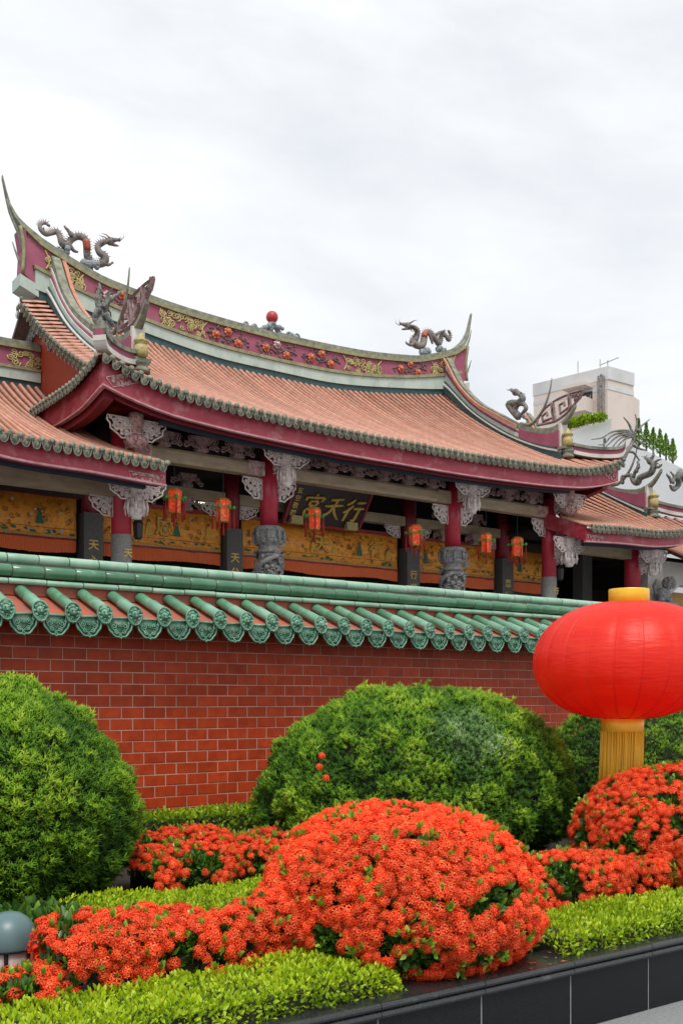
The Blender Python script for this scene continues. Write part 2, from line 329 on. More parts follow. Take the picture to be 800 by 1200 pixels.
# ================================================================== garden wall with green coping
WY, ROWH, BRK = 8.10, .0974, .2035
wall = thing('garden_wall', 'long red glazed brick wall with pale joints and green tiled coping', 'wall', (6.5, 8.3, 0))
MB().box(-3.5, 16.5, WY+.005, 8.45, 0, 2.30).build('wall_core', M['mortar'], wall)
h0, w0 = ROWH/2-.0045, BRK/2-.0045
bm_, _ = MB().loft([[(-w0,.02,-h0),(w0,.02,-h0),(w0,.02,h0),(-w0,.02,h0)],[(-w0,.003,-h0),(w0,.003,-h0),(w0,.003,h0),(-w0,.003,h0)],
                    [(-w0+.003,0,-h0+.003),(w0-.003,0,-h0+.003),(w0-.003,0,h0-.003),(-w0+.003,0,h0-.003)]]).mesh('brick', M['brick'], recentre=False)
cand = []
for r in range(-13, 8):
    z = 1.5365-ROWH/2+ROWH*r
    if z-h0 < .29 or z+h0 > 2.29: continue
    off = 0 if r % 2 == 0 else BRK/2
    for k in range(-30, 66):
        x = 3.70+off+BRK*(k+.5)
        if x < -3.3 or x > 16.3: continue
        px, py, fw = pix((x, WY, z)); px, py, fw = px[0], py[0], fw[0]
        vis = -5 < px < 650 and 742 < py < 955
        if vis:   # hidden behind the junipers
            if px < 182 and py > 790+(px/178)**2.6*185: vis = False
            if ((px-495)/190)**2+((py-985)/182)**2 < 1: vis = False
        cand.append((0 if vis else 1, fw, x, z))
cand.sort(); rest = MB()
for i, (v, fw, x, z) in enumerate(cand):
    y = WY+random.uniform(-.0012, .0012)
    if i < 300: place('brick', bm_, wall, (x, y, z))
    else: rest.box(x-w0, x+w0, y, y+.02, z-h0, z+h0)
rest.build('far_bricks', M['brick'], wall, kind='stuff')
# coping core and pan tile bed
MB().box(-3.5, 16.5, 8.215, 8.385, 2.301, 2.70).build('coping_core', M['joint'], wall)
for y0, y1, s in ((8.215, 7.75, 1), (8.385, 8.85, -1)):
    MB().prism([(-3.5,y0,2.435),(-3.5,y1,2.262),(-3.5,y1,2.235),(-3.5,y0,2.30)], (20,0,0)).build('tile_bed', M['tilebed'], wall)
MB().box(-3.5, 16.5, 8.205, 8.214, 2.44, 2.535).build('orange_band', M['tilebed'], wall)
def seg_tube(L, r, n=12, a0=0, a1=2*PI):
    b = MB(); secs = []
    for x, rr in ((-L/2, r*.93), (-L/2+.006, r), (L/2-.006, r), (L/2, r*.93)):
        secs.append([(x, rr*math.cos(2*PI*k/n), rr*math.sin(2*PI*k/n)) for k in range(n)])
    return b.loft(secs)
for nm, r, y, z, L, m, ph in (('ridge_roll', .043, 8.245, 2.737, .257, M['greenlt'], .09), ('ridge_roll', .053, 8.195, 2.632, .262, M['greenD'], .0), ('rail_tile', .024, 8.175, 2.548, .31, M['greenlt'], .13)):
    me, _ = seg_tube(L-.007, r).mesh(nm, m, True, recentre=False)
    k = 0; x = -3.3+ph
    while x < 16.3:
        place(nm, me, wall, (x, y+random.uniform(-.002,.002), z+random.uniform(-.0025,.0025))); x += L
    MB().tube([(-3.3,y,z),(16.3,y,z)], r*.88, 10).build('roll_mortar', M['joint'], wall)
SPC = .26; A0, A1 = Vector((0, 8.20, 2.476)), Vector((0, 7.735, 2.306))
ax = (A1-A0).normalized(); tilt = math.atan2(-ax.z, -ax.y)
def half_barrel(L, r):
    b = MB(); n = 9; secs = []
    for y, rr in ((0, r), (-.01, r*1.03), (-L+.008, r*.97), (-L, r*.92)):
        secs.append([(rr*math.cos(PI*(k/(n-1))*1.2-.1*PI), y, rr*math.sin(PI*(k/(n-1))*1.2-.1*PI)) for k in range(n)])
    return b.loft(secs)
Lb = (A1-A0).length/2
bar, _ = half_barrel(Lb-.004, .05).mesh('barrel_tile', M['green'], True, recentre=False)
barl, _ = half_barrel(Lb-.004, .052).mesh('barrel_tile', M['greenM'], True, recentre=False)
def shield(w, h, top, m, name, boss):
    """a carved drip tile in the local XZ plane, facing -Y, hanging below z = 0"""
    b = MB(); out = []; n = 26
    for k in range(n+1):
        a = PI*k/n; x = w*math.cos(a); z = -h*max(0.0, math.sin(a))**.8*(.86+.10*abs(math.sin(a*4)))
        if k == n//2: z = -h
        out.append((x, 0, z))
    if boss: out = out+[(w*math.cos(PI+PI*k/10), 0, -w*1.05*math.sin(PI+PI*k/10)) for k in range(1, 10)]
    else: out = [(w*.98, 0, top)]+out+[(-w*.98, 0, top)]
    b.prism([(p[0], .012, p[2]) for p in out][::-1], (0, .014, 0))
    b.tube(out+[out[0]], .0085, 5); inn = [(p[0]*.74, 0, (p[2]-top)*.72+top*.6-.006) for p in out]
    b.tube(inn, .0055, 4)
    if boss:
        b.ball((0, 0, -.012), .036, 8, 6, (1, .8, 1))
        for k in range(8): b.ball((.044*math.cos(k*PI/4), .002, -.012+.044*math.sin(k*PI/4)), .014, 6, 4)
        for s_ in (-1, 1): b.ball((s_*.015, -.03, .0), .007, 5, 4)
        b.ball((0, -.028, -.024), .012, 6, 4)
        for s_ in (-1, 1): b.tube(spiral((s_*.02,0,-h*.66), .016, 1.2, PI/2, n=8, sgn=s_), .005, 4)
    else:
        for x, z, r, s_ in ((.048,-.05,.026,1),(-.048,-.05,.026,-1),(.03,-.10,.022,-1),(-.03,-.10,.022,1),(0,-.045,.018,1),(.077,-.03,.014,-1),(-.077,-.03,.014,1),(0,-.125,.013,1)):
            b.tube(spiral((x,0,z), r, 1.4, PI/2, n=10, sgn=s_), .0055, 4)
    me, _ = b.mesh(name, m, True, recentre=False); return me
drm = shield(.105, .155, .012, M['greencarve'], 'drip_tile', False)
edm = shield(.058, .098, .055, M['greencarve'], 'end_tile', True)
x = 2.67-SPC*20
while x < 16.2:
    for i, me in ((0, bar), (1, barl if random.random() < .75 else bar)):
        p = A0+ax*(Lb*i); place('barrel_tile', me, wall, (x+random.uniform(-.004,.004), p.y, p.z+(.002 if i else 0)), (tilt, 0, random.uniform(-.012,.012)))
    place('end_tile', edm, wall, (x, 7.722, 2.296), (-.12+random.uniform(-.05,.05), random.uniform(-.12,.12), random.uniform(-.06,.06)))
    place('drip_tile', drm, wall, (x+SPC/2, 7.735, 2.243), (-.10+random.uniform(-.05,.05), random.uniform(-.06,.06), random.uniform(-.05,.05)))
    x += SPC
# ================================================================== temple
XC, EY_, RY, CY, IY = 15.0, 18.30, 24.40, 20.0, 21.88      # hall centre, eave, ridge, front columns, inner posts
TOP = interp([0,1.84,3.15,4.4,5.07,5.57,6.38,6.7,6.96,7.19,7.33,7.48], [11.77,11.82,11.89,12.03,12.13,12.28,12.58,12.72,12.91,13.15,13.42,14.02])
BBOT = interp([0,1.84,3.15,5,6.4,7.2], [10.96,11.0,11.12,11.42,11.76,12.0])
PBOT = interp([0,1.84,4,6.69,7.2], [10.69,10.71,10.95,11.39,11.5])
EAVE = interp([0,1.4,3.3,5.1,6.0,6.6,7.0,7.42,7.54], [7.32,7.32,7.36,7.44,7.52,7.65,7.77,7.93,7.99])     # bottom of the drip tiles
FBOT = interp([0,1.4,3.3,5.1,6.0,6.6,7.0,7.42,7.54], [7.02,7.02,7.06,7.14,7.22,7.33,7.43,7.56,7.61])
def gcurve(v): return .72*v+.28*v**2.5
def roofz(d, Y):
    a = abs(d); v = (Y-EY_)/(RY-.15-EY_); ze = EAVE(a)+.17; zr = PBOT(min(a, 6.7))-.12
    return ze+(zr-ze)*gcurve(max(0, v))
def arc_list(a, b, n): return [a+(b-a)*i/n for i in range(n+1)]
hall = thing('temple_hall', 'large temple hall with curved terracotta roof, swallowtail ridge and red columns', 'temple', (XC, 24.4, 0))
MB().box(XC-7.9, XC+7.9, 18.9, 31.5, 0, .9).build('platform', M['stoneplain'], hall)
# ---- roof bed + barrel tile rows
def hipY(a): return 19.55-(a-6.35)*(19.55-18.35)/(7.5-6.35) if a > 6.35 else RY-.1
rb = MB(); ds = [i*.25 for i in range(-30, 31)]
ds = sorted(set([-7.5,-6.36,6.36,7.5]+[d for d in ds if abs(d) < 7.5]))
vs = arc_list(0, 1, 14); n = len(vs)
rb.add([(XC+d, EY_+(hipY(abs(d))-EY_)*v, roofz(d, EY_+(hipY(abs(d))-EY_)*v)-.035) for d in ds for v in vs],
       [(i*n+j, i*n+n+j, i*n+n+j+1, i*n+j+1) for i in range(len(ds)-1) for j in range(n-1)])
roof = rb.build('roof', M['terrabed'], hall, True)
# rear slope closes the roof
rr = MB(); rr.grid(lambda d, v: (XC+d, RY+.1+6*v, roofz(d, RY-.15-6*v)-.03), arc_list(-6.6, 6.6, 20), arc_list(0, 1, 8)); rr.build('rear_slope', M['terrabed'], roof, True)
def tile_row(path, r=.052, tl=.26, n=6):
    """stepped half-round row along a path"""
    P = [Vector(p) for p in path]; cum = [0]
    for a, b in zip(P, P[1:]): cum.append(cum[-1]+(b-a).length)
    Ltot = cum[-1]; S = []; s = 0
    while s < Ltot-.02:
        e = min(s+tl, Ltot); S += [(s, r*1.05), (e-.004, r*.90)]; s = e
    def pt(s):
        i = max(0, min(int(np.searchsorted(cum, s, 'right'))-1, len(P)-2)); t = (s-cum[i])/max(1e-6, cum[i+1]-cum[i]); return P[i].lerp(P[i+1], t), (P[i+1]-P[i]).normalized()
    secs = []
    for s, rad in S:
        p, t = pt(s); side = t.cross(Vector((0,0,1))).normalized(); up = side.cross(t)
        secs.append([tuple(p+side*(rad*math.cos(PI*k/(n-1)))+up*(rad*math.sin(PI*k/(n-1)))) for k in range(n)])
    return MB().loft(secs, False, False)
TS = .192
for i in range(-38, 39):
    d = i*TS+.0; a = abs(d); y1 = hipY(a)-(.05 if a > 6.3 else 0)
    ys = arc_list(EY_-.03, y1, 12 if a < 6.3 else 3)
    if y1-EY_ < .15: continue
    tile_row([(XC+d, y, roofz(d, y)) for y in ys]).build('tile_row', M['terra'], roof, True)
# drip tile with the round end of its neighbour row
def eave_tile_mesh(w, h, m):
    b = MB(); out = [(w*math.cos(PI*k/10)*(1 if k in (0,10) else .97), 0, -h*max(0,math.sin(PI*k/10))**.75) for k in range(11)]
    out = [(w, 0, .02)]+out+[(-w, 0, .02)]
    b.prism([(p[0], .02, p[2]) for p in out][::-1], (0, .016, 0)); b.tube(out+[out[0]], .006, 4)
    b.tube(spiral((0,.01,-h*.42), w*.5, 1.3, PI/2, n=8), .009, 4)
    b.tube([(TS/2, .03, .035), (TS/2, -.012, .03)], [.058,.058], 10); b.tube([(TS/2, -.012, .03), (TS/2, -.02, .03)], [.040,.02], 8)
    me, _ = b.mesh('drip_tile', m, True, recentre=False); return me
EVM = eave_tile_mesh(.082, .165, M['drip'])
for i in range(-39, 39):
    d = (i+.5)*TS
    if abs(d) > 7.5: continue
    sl = (EAVE(abs(d)+.05)-EAVE(abs(d)-.05))/.1*(1 if d > 0 else -1)
    place('drip_tile', EVM, roof, (XC+d, EY_-.035, EAVE(abs(d))+.165), (-.1, -math.atan(sl), 0))
# ---- side skirts (the short hip sides) and their drip tiles
SEZ = interp([18.3,18.8,19.46,20.4,21.4,24.4], [7.96,7.87,7.75,7.71,7.72,7.72])
for s in (-1, 1):
    sk = MB(); ys = [18.36,18.6,18.9,19.25,19.55,20.5,21.5,23,25,27]
    def inn(y): return 7.5-(y-18.36)*1.05 if y < 19.45 else 6.45
    vv = arc_list(0, 1, 4); nn = len(vv)
    sk.add([(XC+s*(7.54+(inn(y)-7.54)*v), y, SEZ(y)+.15+.42*(7.54-inn(y))*v) for y in ys for v in vv], [(i*nn+j, i*nn+j+1, i*nn+nn+j+1, i*nn+nn+j) for i in range(len(ys)-1) for j in range(nn-1)])
    sk.build('side_skirt', M['terrabed'], roof)
    y = 18.45
    while y < 22.2:
        i0 = inn(y)
        if 7.54-i0 > .12: tile_row([(XC+s*(7.56+(i0-7.56)*v), y, SEZ(y)+.16+.42*(7.54-i0)*v) for v in (0,.5,1)]).build('tile_row', M['terra'], roof, True)
        sl = math.atan((SEZ(y+.1+TS/2)-SEZ(y-.1+TS/2))/.2)
        place('drip_tile', EVM, roof, (XC+s*7.57, y+TS/2, SEZ(y+TS/2)+.165), (0 if s < 0 else 0, 0, 0) if False else (-.1, -sl*s*-1 if s < 0 else -sl, -s*-PI/2))
        y += TS
# ---- gable walls, verge tiles
def gz(Y): return roofz(6.3, Y if Y < RY-.15 else 2*(RY-.15)-Y)
for s in (-1, 1):
    gp = [(XC+s*6.62, y, gz(y)-.18) for y in arc_list(19.9, 29, 18)]
    gp += [(XC+s*6.62, 29, 7.6), (XC+s*6.62, 19.9, 7.6)]
    MB().prism(gp, (-s*.2, 0, 0)).build('gable_wall', M['gable'], hall)
    MB().ribbon([(y, gz(y)-.46, gz(y)-.20) for y in arc_list(19.8, 29, 20)], 'Y', XC+s*6.68, .05).build('gable_border', M['drip'], hall)
    MB().ribbon([(y, gz(y)-.20, gz(y)-.10) for y in arc_list(19.75, 29, 20)], 'Y', XC+s*6.8, .24).build('verge_board', M['carvedark'], hall)
    y = 19.95
    while y < 24.4:
        z = gz(y)-.02
        tile_row([(XC+s*7.10, y, z-.09), (XC+s*6.8, y, z-.03), (XC+s*6.5, y, z+.02)], .07, .3).build('tile_row', M['terra'], roof, True)
        yn = y+.11; sl = math.atan((gz(yn+.1)-gz(yn-.1))/.2)
        place('drip_tile', EVM, roof, (XC+s*7.11, yn, gz(yn)-.12), (-.05, s*-sl*-1 if s > 0 else sl*1, s*PI/2), (1.15,1,1.05))
        y += .222
    # gable pendant
    pd = MB(); yy = 24.3
    for k in range(3):
        pd.tube(spiral((XC+s*6.76, yy-.35+k*.3, gz(yy)-.75-.06*abs(k-1)), .17, 1.3, k, (0,1,0), (0,0,1)), .03, 5)
    pd.tube(spiral((XC+s*6.76, 23.2, gz(23.2)-.62), .16, 1.2, 1, (0,1,0), (0,0,1)), .03, 5)
    pd.build('gable_pendant', M['stone'], hall, True)
# ---- main ridge, layer by layer
ridge = MB().ribbon([(XC+d, PBOT(min(abs(d),6.7))-.25, PBOT(min(abs(d),6.7))-.0) for d in arc_list(-6.75, 6.75, 30)], 'X', RY, .26).build('ridge', M['teal'], hall)
MB().ribbon([(XC+d, PBOT(min(abs(d),6.7))+.002, BBOT(abs(d))-.002) for d in arc_list(-6.78, 6.78, 40)], 'X', RY, .30).build('plaster_band', M['pale'], ridge)
MB().ribbon([(XC+d, BBOT(abs(d)), BBOT(abs(d))+.085) for d in arc_list(-6.8, 6.8, 40)], 'X', RY, .34).build('lower_moulding', M['goldtrim'], ridge)
MB().ribbon([(XC+d, BBOT(abs(d))+.087, TOP(abs(d))-.212) for d in arc_list(-6.95, 6.95, 40)], 'X', RY, .235).build('plum_band', M['ridgepink'], ridge)
MB().ribbon([(XC+d, TOP(abs(d))-.21, TOP(abs(d))-.125) for d in arc_list(-7.0, 7.0, 40)], 'X', RY, .30).build('upper_moulding', M['goldtrim'], ridge)
cp = []
for s in (-1, 1):
    e = []
    for k in range(13):
        d = 6.2+1.28*(k/12)**.8; th = .123 if d < 6.9 else .123-(.09)*(d-6.9)/.58; w = .27 if d < 6.75 else .27-.22*(d-6.75)/.73
        e.append((XC+s*d, TOP(d)-th*(1+2.4*max(0, d-6.9)), TOP(d), w))
    cp.append(e)
mid = [(XC+d, TOP(abs(d))-.123, TOP(abs(d)), .27) for d in arc_list(-6.0, 6.0, 40)]
MB().ribbon(cp[0][::-1]+mid+cp[1], 'X', RY, .27).build('ridge_cap', M['cap'], ridge)
for s in (-1, 1):
    # second prongs of the swallowtail, end panel and corbel
    for d0, z0, d1, z1 in ((7.10, 12.65, 7.40, 13.45),):
        P = smooth_path([(XC+s*(d0-.1), RY-.1, z0-.3), (XC+s*d0, RY-.1, z0), (XC+s*(d0+.2), RY-.1, z0+.42), (XC+s*d1, RY-.1, z1)]); MB().tube(P, list(np.linspace(.055,.012,len(P))), 6).build('prong', M['cap'], ridge, True)
    for q in (0, .12):
        P = smooth_path([(XC+s*(6.95+q*.3), RY-.2, 11.75+q), (XC+s*(7.12+q*.3), RY-.2, 11.95+q), (XC+s*(7.27+q*.3), RY-.2, 12.3+q)]); MB().tube(P, list(np.linspace(.035,.012,len(P))), 6).build('prong', M['cap'], ridge, True)
    MB().prism([(XC+s*6.75, RY-.24, 11.5), (XC+s*7.06, RY-.24, 11.75), (XC+s*7.03, RY-.24, 12.3), (XC+s*7.12, RY-.24, 12.8), (XC+s*6.98, RY-.24, 12.72)], (0, .48, 0)).build('end_panel', M['ridgepink'], ridge)
    P = smooth_path([(XC+s*7.08, RY-.25, 11.72), (XC+s*7.04, RY-.25, 12.3), (XC+s*7.13, RY-.25, 12.82)]); MB().tube(P, .045, 6).build('end_moulding', M['goldtrim'], ridge, True)
    MB().prism([(XC+s*6.7, RY-.29, 11.22), (XC+s*7.15, RY-.29, 11.4), (XC+s*7.15, RY-.29, 11.68), (XC+s*6.7, RY-.29, 11.5)], (0, .58, 0)).build('end_corbel', M['pale'], ridge)
    # terracotta strip just inside the descending ridge
# reliefs on the plum band
def scroll(d, w, h, name='gilded_scroll'):
    z0 = (BBOT(abs(d))+TOP(abs(d))-.12)/2; b = MB(); rg = random.Random(int(d*10)); sl = (TOP(abs(d)+.1)-TOP(abs(d)-.1))/.2*(1 if d > 0 else -1)
    for k in range(30):
        u = rg.uniform(-.47,.47)*w; v = rg.uniform(-.45,.45)*h*(1-.3*abs(u)/w*2)
        b.tube(spiral((XC+d+u, RY-.25, z0+v+sl*u), rg.uniform(.06,.12), 1.4, rg.uniform(0,6), n=10, sgn=rg.choice((-1,1))), .021, 5)
    for sg in (-1, 1):
        b.tube(smooth_path([(XC+d+sg*w*.48, RY-.25, z0-h*.42+sl*sg*w*.48), (XC+d+sg*w*.40, RY-.25, z0+sl*sg*w*.4), (XC+d+sg*w*.5, RY-.25, z0+h*.42+sl*sg*w*.5)]), .025, 5)
    b.build(name, M['relief'], ridge, True, kind='stuff')
for d, w in ((-6.05,.95),(-2.85,1.35),(2.95,1.4),(6.1,.95)): scroll(d, w, .52)
def peony_group(d, cols, spread=.42):
    rg = random.Random(int(d*100)+5); z0 = (BBOT(abs(d))+TOP(abs(d))-.12)/2; sl = (TOP(abs(d)+.1)-TOP(abs(d)-.1))/.2*(1 if d > 0 else -1); b = MB()
    for k in range(34):
        u = rg.uniform(-1.5,1.5)*spread; v = rg.uniform(-.22,.22)*(1-.3*abs(u)); p = Vector((XC+d+u, RY-.25, z0+v+sl*u))
        a = rg.uniform(0, 6.28); L_ = rg.uniform(.06,.13); q = p+Vector((math.cos(a)*L_, rg.uniform(-.05,0), math.sin(a)*L_))
        b.tube([p, (p+q)/2, q], [.012,.026,.006], 4)
    for sg in (-1, 1): b.tube(smooth_path([(XC+d, RY-.25, z0-.1), (XC+d+sg*spread*.8, RY-.26, z0+.05+sl*sg*spread*.8), (XC+d+sg*spread*1.6, RY-.25, z0-.02+sl*sg*spread*1.6)]), .015, 5)
    b.build('vine_relief', M['vine'], ridge, True, kind='stuff')
    for (u, v), m in zip(((-.85,-.02),(.02,.14),(.75,-.10)), cols):
        f = MB(); c = (XC+d+u*spread, RY-.30, z0+v+sl*u*spread); f.ball(c, .065, 8, 6)
        for k in range(7): a = 2*PI*k/7; f.ball((c[0]+.082*math.cos(a), c[1]+.03, c[2]+.082*math.sin(a)), .048, 6, 4, (1,.5,1))
        f.build('peony', M[m], ridge, True)
for d, cols in ((-1.55,('blossom','blossom','blossom')),(0,('blossom','blossomw','blossom')),(1.5,('blossom','blossom','blossom')),(4.75,('blossom','blossom','blossom')),(-4.6,('blossomw','blossom','blossomw'))): peony_group(d, cols)
# ---- descending ridges with fretwork tails
DT = interp([18.95,19.2,19.6,20.1,20.56,21.76,23.04,23.58,24.05,24.4], [9.62,9.34,9.16,9.2,9.33,9.98,10.87,11.46,12.2,12.6])
DB0 = interp([18.95,20.42,21.61,22.88,23.96,24.4], [8.14,8.74,9.37,10.26,11.2,11.5])
def desc_ridge(par, X, dz, sgn, fretm, foot=lambda y: DB0(y)-.15, bot=None, fret=True, plum=(.46,.60)):
    DB = bot or DB0
    ys = arc_list(19.43, 24.3, 26)
    def lay(name, a, b, w, m, y0=19.43):
        return MB().ribbon([(y, DB(y)+(DT(y)+dz-DB(y))*a, DB(y)+(DT(y)+dz-DB(y))*b) for y in arc_list(y0, 24.3, 26)], 'Y', X, w).build(name, M[m], par)
    main = lay('descending_ridge', *plum, .14, 'ridgepink')
    MB().ribbon([(y, foot(y), DB(y)+(DT(y)+dz-DB(y))*.08) for y in arc_list(19.3, 24.3, 20)], 'Y', X, .235).build('ridge_foot', M['teal'], main)
    for nm, a, b, w, m in (('white_moulding',.085,.155,.25,'white'),('teal_band',.157,.235,.20,'teal'),('celadon_band',.237,plum[0]-.002,.17,'pale'),('cream_moulding',plum[1]+.002,.70,.12,'white'),('dark_groove',.702,.75,.085,'teal'),('ridge_cap',.752,1.0,.10,'cap')):
        pts = [(y, DB(y)+(DT(y)+dz-DB(y))*a, DB(y)+(DT(y)+dz-DB(y))*b) for y in arc_list(19.43, 24.3, 26)]
        if nm == 'ridge_cap':
            tail = [(y, DT(y)-.09+dz, DT(y)+dz, max(.04,.095-.05*(19.43-y)/.5)) for y in arc_list(18.95, 19.4, 5)]; pts = tail+pts
        MB().ribbon(pts, 'Y', X, w).build(nm, M[m], main)
    # terracotta tile line on the inner shoulder
    MB().ribbon([(y, DT(y)-.12+dz, DT(y)-.03+dz) for y in arc_list(21.0, 24.25, 20)], 'Y', X-sgn*.20, .045).build('shoulder_tile', M['terra'], main)
    MB().ribbon([(y, DB(y)+(DT(y)+dz-DB(y))*.24, DB(y)+(DT(y)+dz-DB(y))*.74) for y in arc_list(19.40, 20.9, 8)], 'Y', X, .19).build('plum_end_wall', M['ridgepink'], main)
    # end block with urn shelf
    MB().box(X-.14, X+.14, 19.36, 19.43, DB(19.43)-.1, DT(19.43)-.02+dz).build('end_block', M['white'], main)
    MB().box(X-.20, X+.20, 19.18, 19.52, DB(19.43)+.12, DB(19.43)+.19).build('end_shelf', M['cap'], main)
    MB().lathe([(.10,0),(.14,.05),(.14,.22),(.10,.26),(.15,.30),(.16,.34),(.08,.36),(.05,.46),(.01,.50)], (X, 19.22, DB(19.43)+.20), 10).build('roof_urn', M['relief'], main, True)
    MB().lathe([(.16,0),(.18,.05),(.13,.1),(.13,.16),(.18,.2)], (X, 19.22, DB(19.43)-.12), 10).build('urn_foot', M['cap'], main, True)
    # upper horn
    P = smooth_path([(X, 21.0, DT(21.0)+.0+dz), (X, 20.55, DT(20.55)+.12+dz), (X, 20.15, 9.72+dz), (X, 19.9, 10.15+dz), (X, 19.8, 10.55+dz)]); MB().tube(P, list(np.linspace(.065,.014,len(P))), 6).build('horn', M['cap'], main, True)
    # greek key fretwork between the horn and the tail
    lo = [Vector((X,y,z+dz)) for y, z in ((20.45,9.36),(20.0,9.30),(19.6,9.28),(19.25,9.42),(18.97,9.62),(18.76,9.76))]
    hi = [Vector((X,y,z+dz)) for y, z in ((20.4,9.5),(20.1,9.78),(19.7,9.93),(19.3,9.97),(18.98,9.97),(18.66,9.95))]
    def fm(u, v):
        k = min(int(u*5), 4); t = u*5-k; return tuple(lo[k].lerp(lo[k+1], t).lerp(hi[k].lerp(hi[k+1], t), v))
    if not fret: return main
    fr = MB()
    for q in range(3):
        u0, u1 = .04+q*.33, .04+q*.33+.29
        U = lambda a: u0+(u1-u0)*a
        for line in ([(0,.05),(0,.95),(1,.95),(1,.25),(.35,.25),(.35,.65),(.68,.65),(.68,.45)], [(1,.05),(1,.95)], [(0,.05),(1.1,.05)]):
            pts = []
            for (a0,b0),(a1,b1) in zip(line, line[1:]):
                for k in range(3): pts.append(fm(min(1,U(a0+(a1-a0)*k/3)), b0+(b1-b0)*k/3))
            pts.append(fm(min(1,U(line[-1][0])), line[-1][1])); fr.tube(pts, .042, 4)
    fr.tube([fm(.97,.0),fm(1,.5),fm(1,1)], .05, 4); fr.tube([fm(.92,1),fm(.93,1.2)], .035, 4); fr.tube([fm(1,.75),fm(1,1.15)], .035, 4)
    fr.build('fretwork', M[fretm], main)
    return main
for s in (-1, 1): desc_ridge(hall, XC+s*6.28, 0, s, 'fret')
# hip ridges out to the corners
def hip_ridge(par, P0, P1, lift, h=.26):
    P = smooth_path([P0, tuple(Vector(P0).lerp(Vector(P1), .5)-Vector((0,0,.07))), P1, (P1[0]+(P1[0]-P0[0])*.12, P1[1]+(P1[1]-P0[1])*.12, P1[2]+lift)], 5)
    dirv = (Vector(P1)-Vector(P0)); dirv.z = 0; dirv.normalize(); nrm = Vector((-dirv.y, dirv.x, 0))
    def band(name, a, b, w, m, parent=par):
        secs = []
        for p in P:
            p = Vector(p); secs.append([tuple(p+nrm*w+Vector((0,0,a))), tuple(p-nrm*w+Vector((0,0,a))), tuple(p-nrm*w+Vector((0,0,b))), tuple(p+nrm*w+Vector((0,0,b)))])
        return MB().loft(secs).build(name, M[m], parent)
    o = band('hip_ridge', .08, h-.06, .09, 'ridgepink'); band('hip_ridge_foot', -.02, .078, .13, 'white', o); band('hip_ridge_cap', h-.058, h+.02, .14, 'cap', o)
for s in (-1, 1): hip_ridge(hall, (XC+s*6.35, 19.40, 8.42), (XC+s*7.42, 18.42, 8.22), .16)
# ---- fascia, soffit, purlins
def band_x(par, name, m, Y, zt, zb, w, d0, d1, n=40): return MB().ribbon([(XC+d, zb(abs(d)), zt(abs(d))) for d in arc_list(d0, d1, n)], 'X', Y, w).build(name, M[m], par)
fa = band_x(hall, 'fascia_board', 'fascia', 18.47, lambda a: EAVE(a)+.12, lambda a: FBOT(a)+.035, .035, -7.42, 7.42)
band_x(hall, 'fascia_edge', 'fasciapale', 18.455, lambda a: FBOT(a)+.034, FBOT, .045, -7.43, 7.43)
for s in (-1, 1):
    MB().ribbon([(y, SEZ(y)-.34, SEZ(y)+.12) for y in arc_list(18.5, 24, 20)], 'Y', XC+s*7.385, .035).build('side_fascia', M['fascia'], hall)
    MB().ribbon([(y, SEZ(y)-.375, SEZ(y)-.342) for y in arc_list(18.5, 24, 20)], 'Y', XC+s*7.395, .045).build('fascia_edge', M['fasciapale'], hall)
    MB().ribbon([(y, SEZ(y)-.50, SEZ(y)-.25) for y in arc_list(18.7, 24, 20)], 'Y', XC+s*7.2, .10).build('side_eave_beam', M['maroon'], hall)
so = MB(); so.grid(lambda d, y: (XC+d, y, min(FBOT(abs(d))+.24+(y-18.5)*.06, roofz(d, y)-.1)), arc_list(-7.36, 7.36, 40), arc_list(18.5, 21, 6)); so.build('soffit', M['maroon'], hall)
band_x(hall, 'navy_purlin', 'navy', 18.95, lambda a: FBOT(a)+.20, lambda a: FBOT(a)-.05, .06, -6.0, 6.0)
band_x(hall, 'red_purlin', 'maroon', 18.72, lambda a: FBOT(a)+.25, lambda a: FBOT(a)-.01, .05, -7.1, 7.1)
# carved corner ends of the fascia
def carve_panel(w, h, seed, m, name, kind='quarter', rim=.022, tub=.0165, nsp=44):
    """openwork carving in the local XZ plane; the top edge runs along +X from the origin, the side edge goes down"""
    rg = random.Random(seed); b = MB()
    if kind == 'quarter':
        out = [(0,0,0)]+[(w*(1-.06*abs(math.sin(k*1.3))), 0, 0) if k == 0 else (w*math.cos(k/8*PI/2)*(1+.05*math.sin(k*2.4)), 0, -h*math.sin(k/8*PI/2)*(1+.05*math.sin(k*2.4))) for k in range(9)]+[(0,0,0)]
        inside = lambda x, z: (x/w)**2+(z/h)**2 < .80
    else:
        out = [(0,0,0),(w,0,0),(w*.9,0,-h),(w*.1,0,-h),(0,0,0)]; inside = lambda x, z: x > w*.12 and x < w*.88
    b.tube(out, rim, 5)
    done = []
    for t in range(400):
        x, z, r = rg.uniform(.06,.94)*w, -rg.uniform(.06,.94)*h, rg.uniform(.04,.062)*(w+h)*.75
        if not inside(x+r*.5, z-r*.5) or any(math.hypot(x-a, z-c) < (r+q)*.72 for a, c, q in done): continue
        done.append((x,z,r)); b.tube(spiral((x,0,z), r, 1.5, rg.uniform(0,6), n=11, sgn=rg.choice((-1,1))), tub, 4, flat=1.4)
        if len(done) >= nsp: break
    me, _ = b.mesh(name, m, True, recentre=False); return me
BRK1 = carve_panel(.50, .48, 1, M['carve'], 'carved_brace'); BRK2 = carve_panel(.50, .40, 2, M['carve'], 'carved_brace'); BRK3 = carve_panel(.50, .46, 3, M['carve'], 'carved_brace')
CORN = carve_panel(.75, .2, 5, M['carvepink'], 'corner_carving', 'rect', .012, .012, 14)
for s in (-1, 1):
    place('corner_carving', CORN, hall, (XC+s*7.36, 18.425, FBOT(7.2)+.24), (0, s*.33, 0), (-s,1,1))
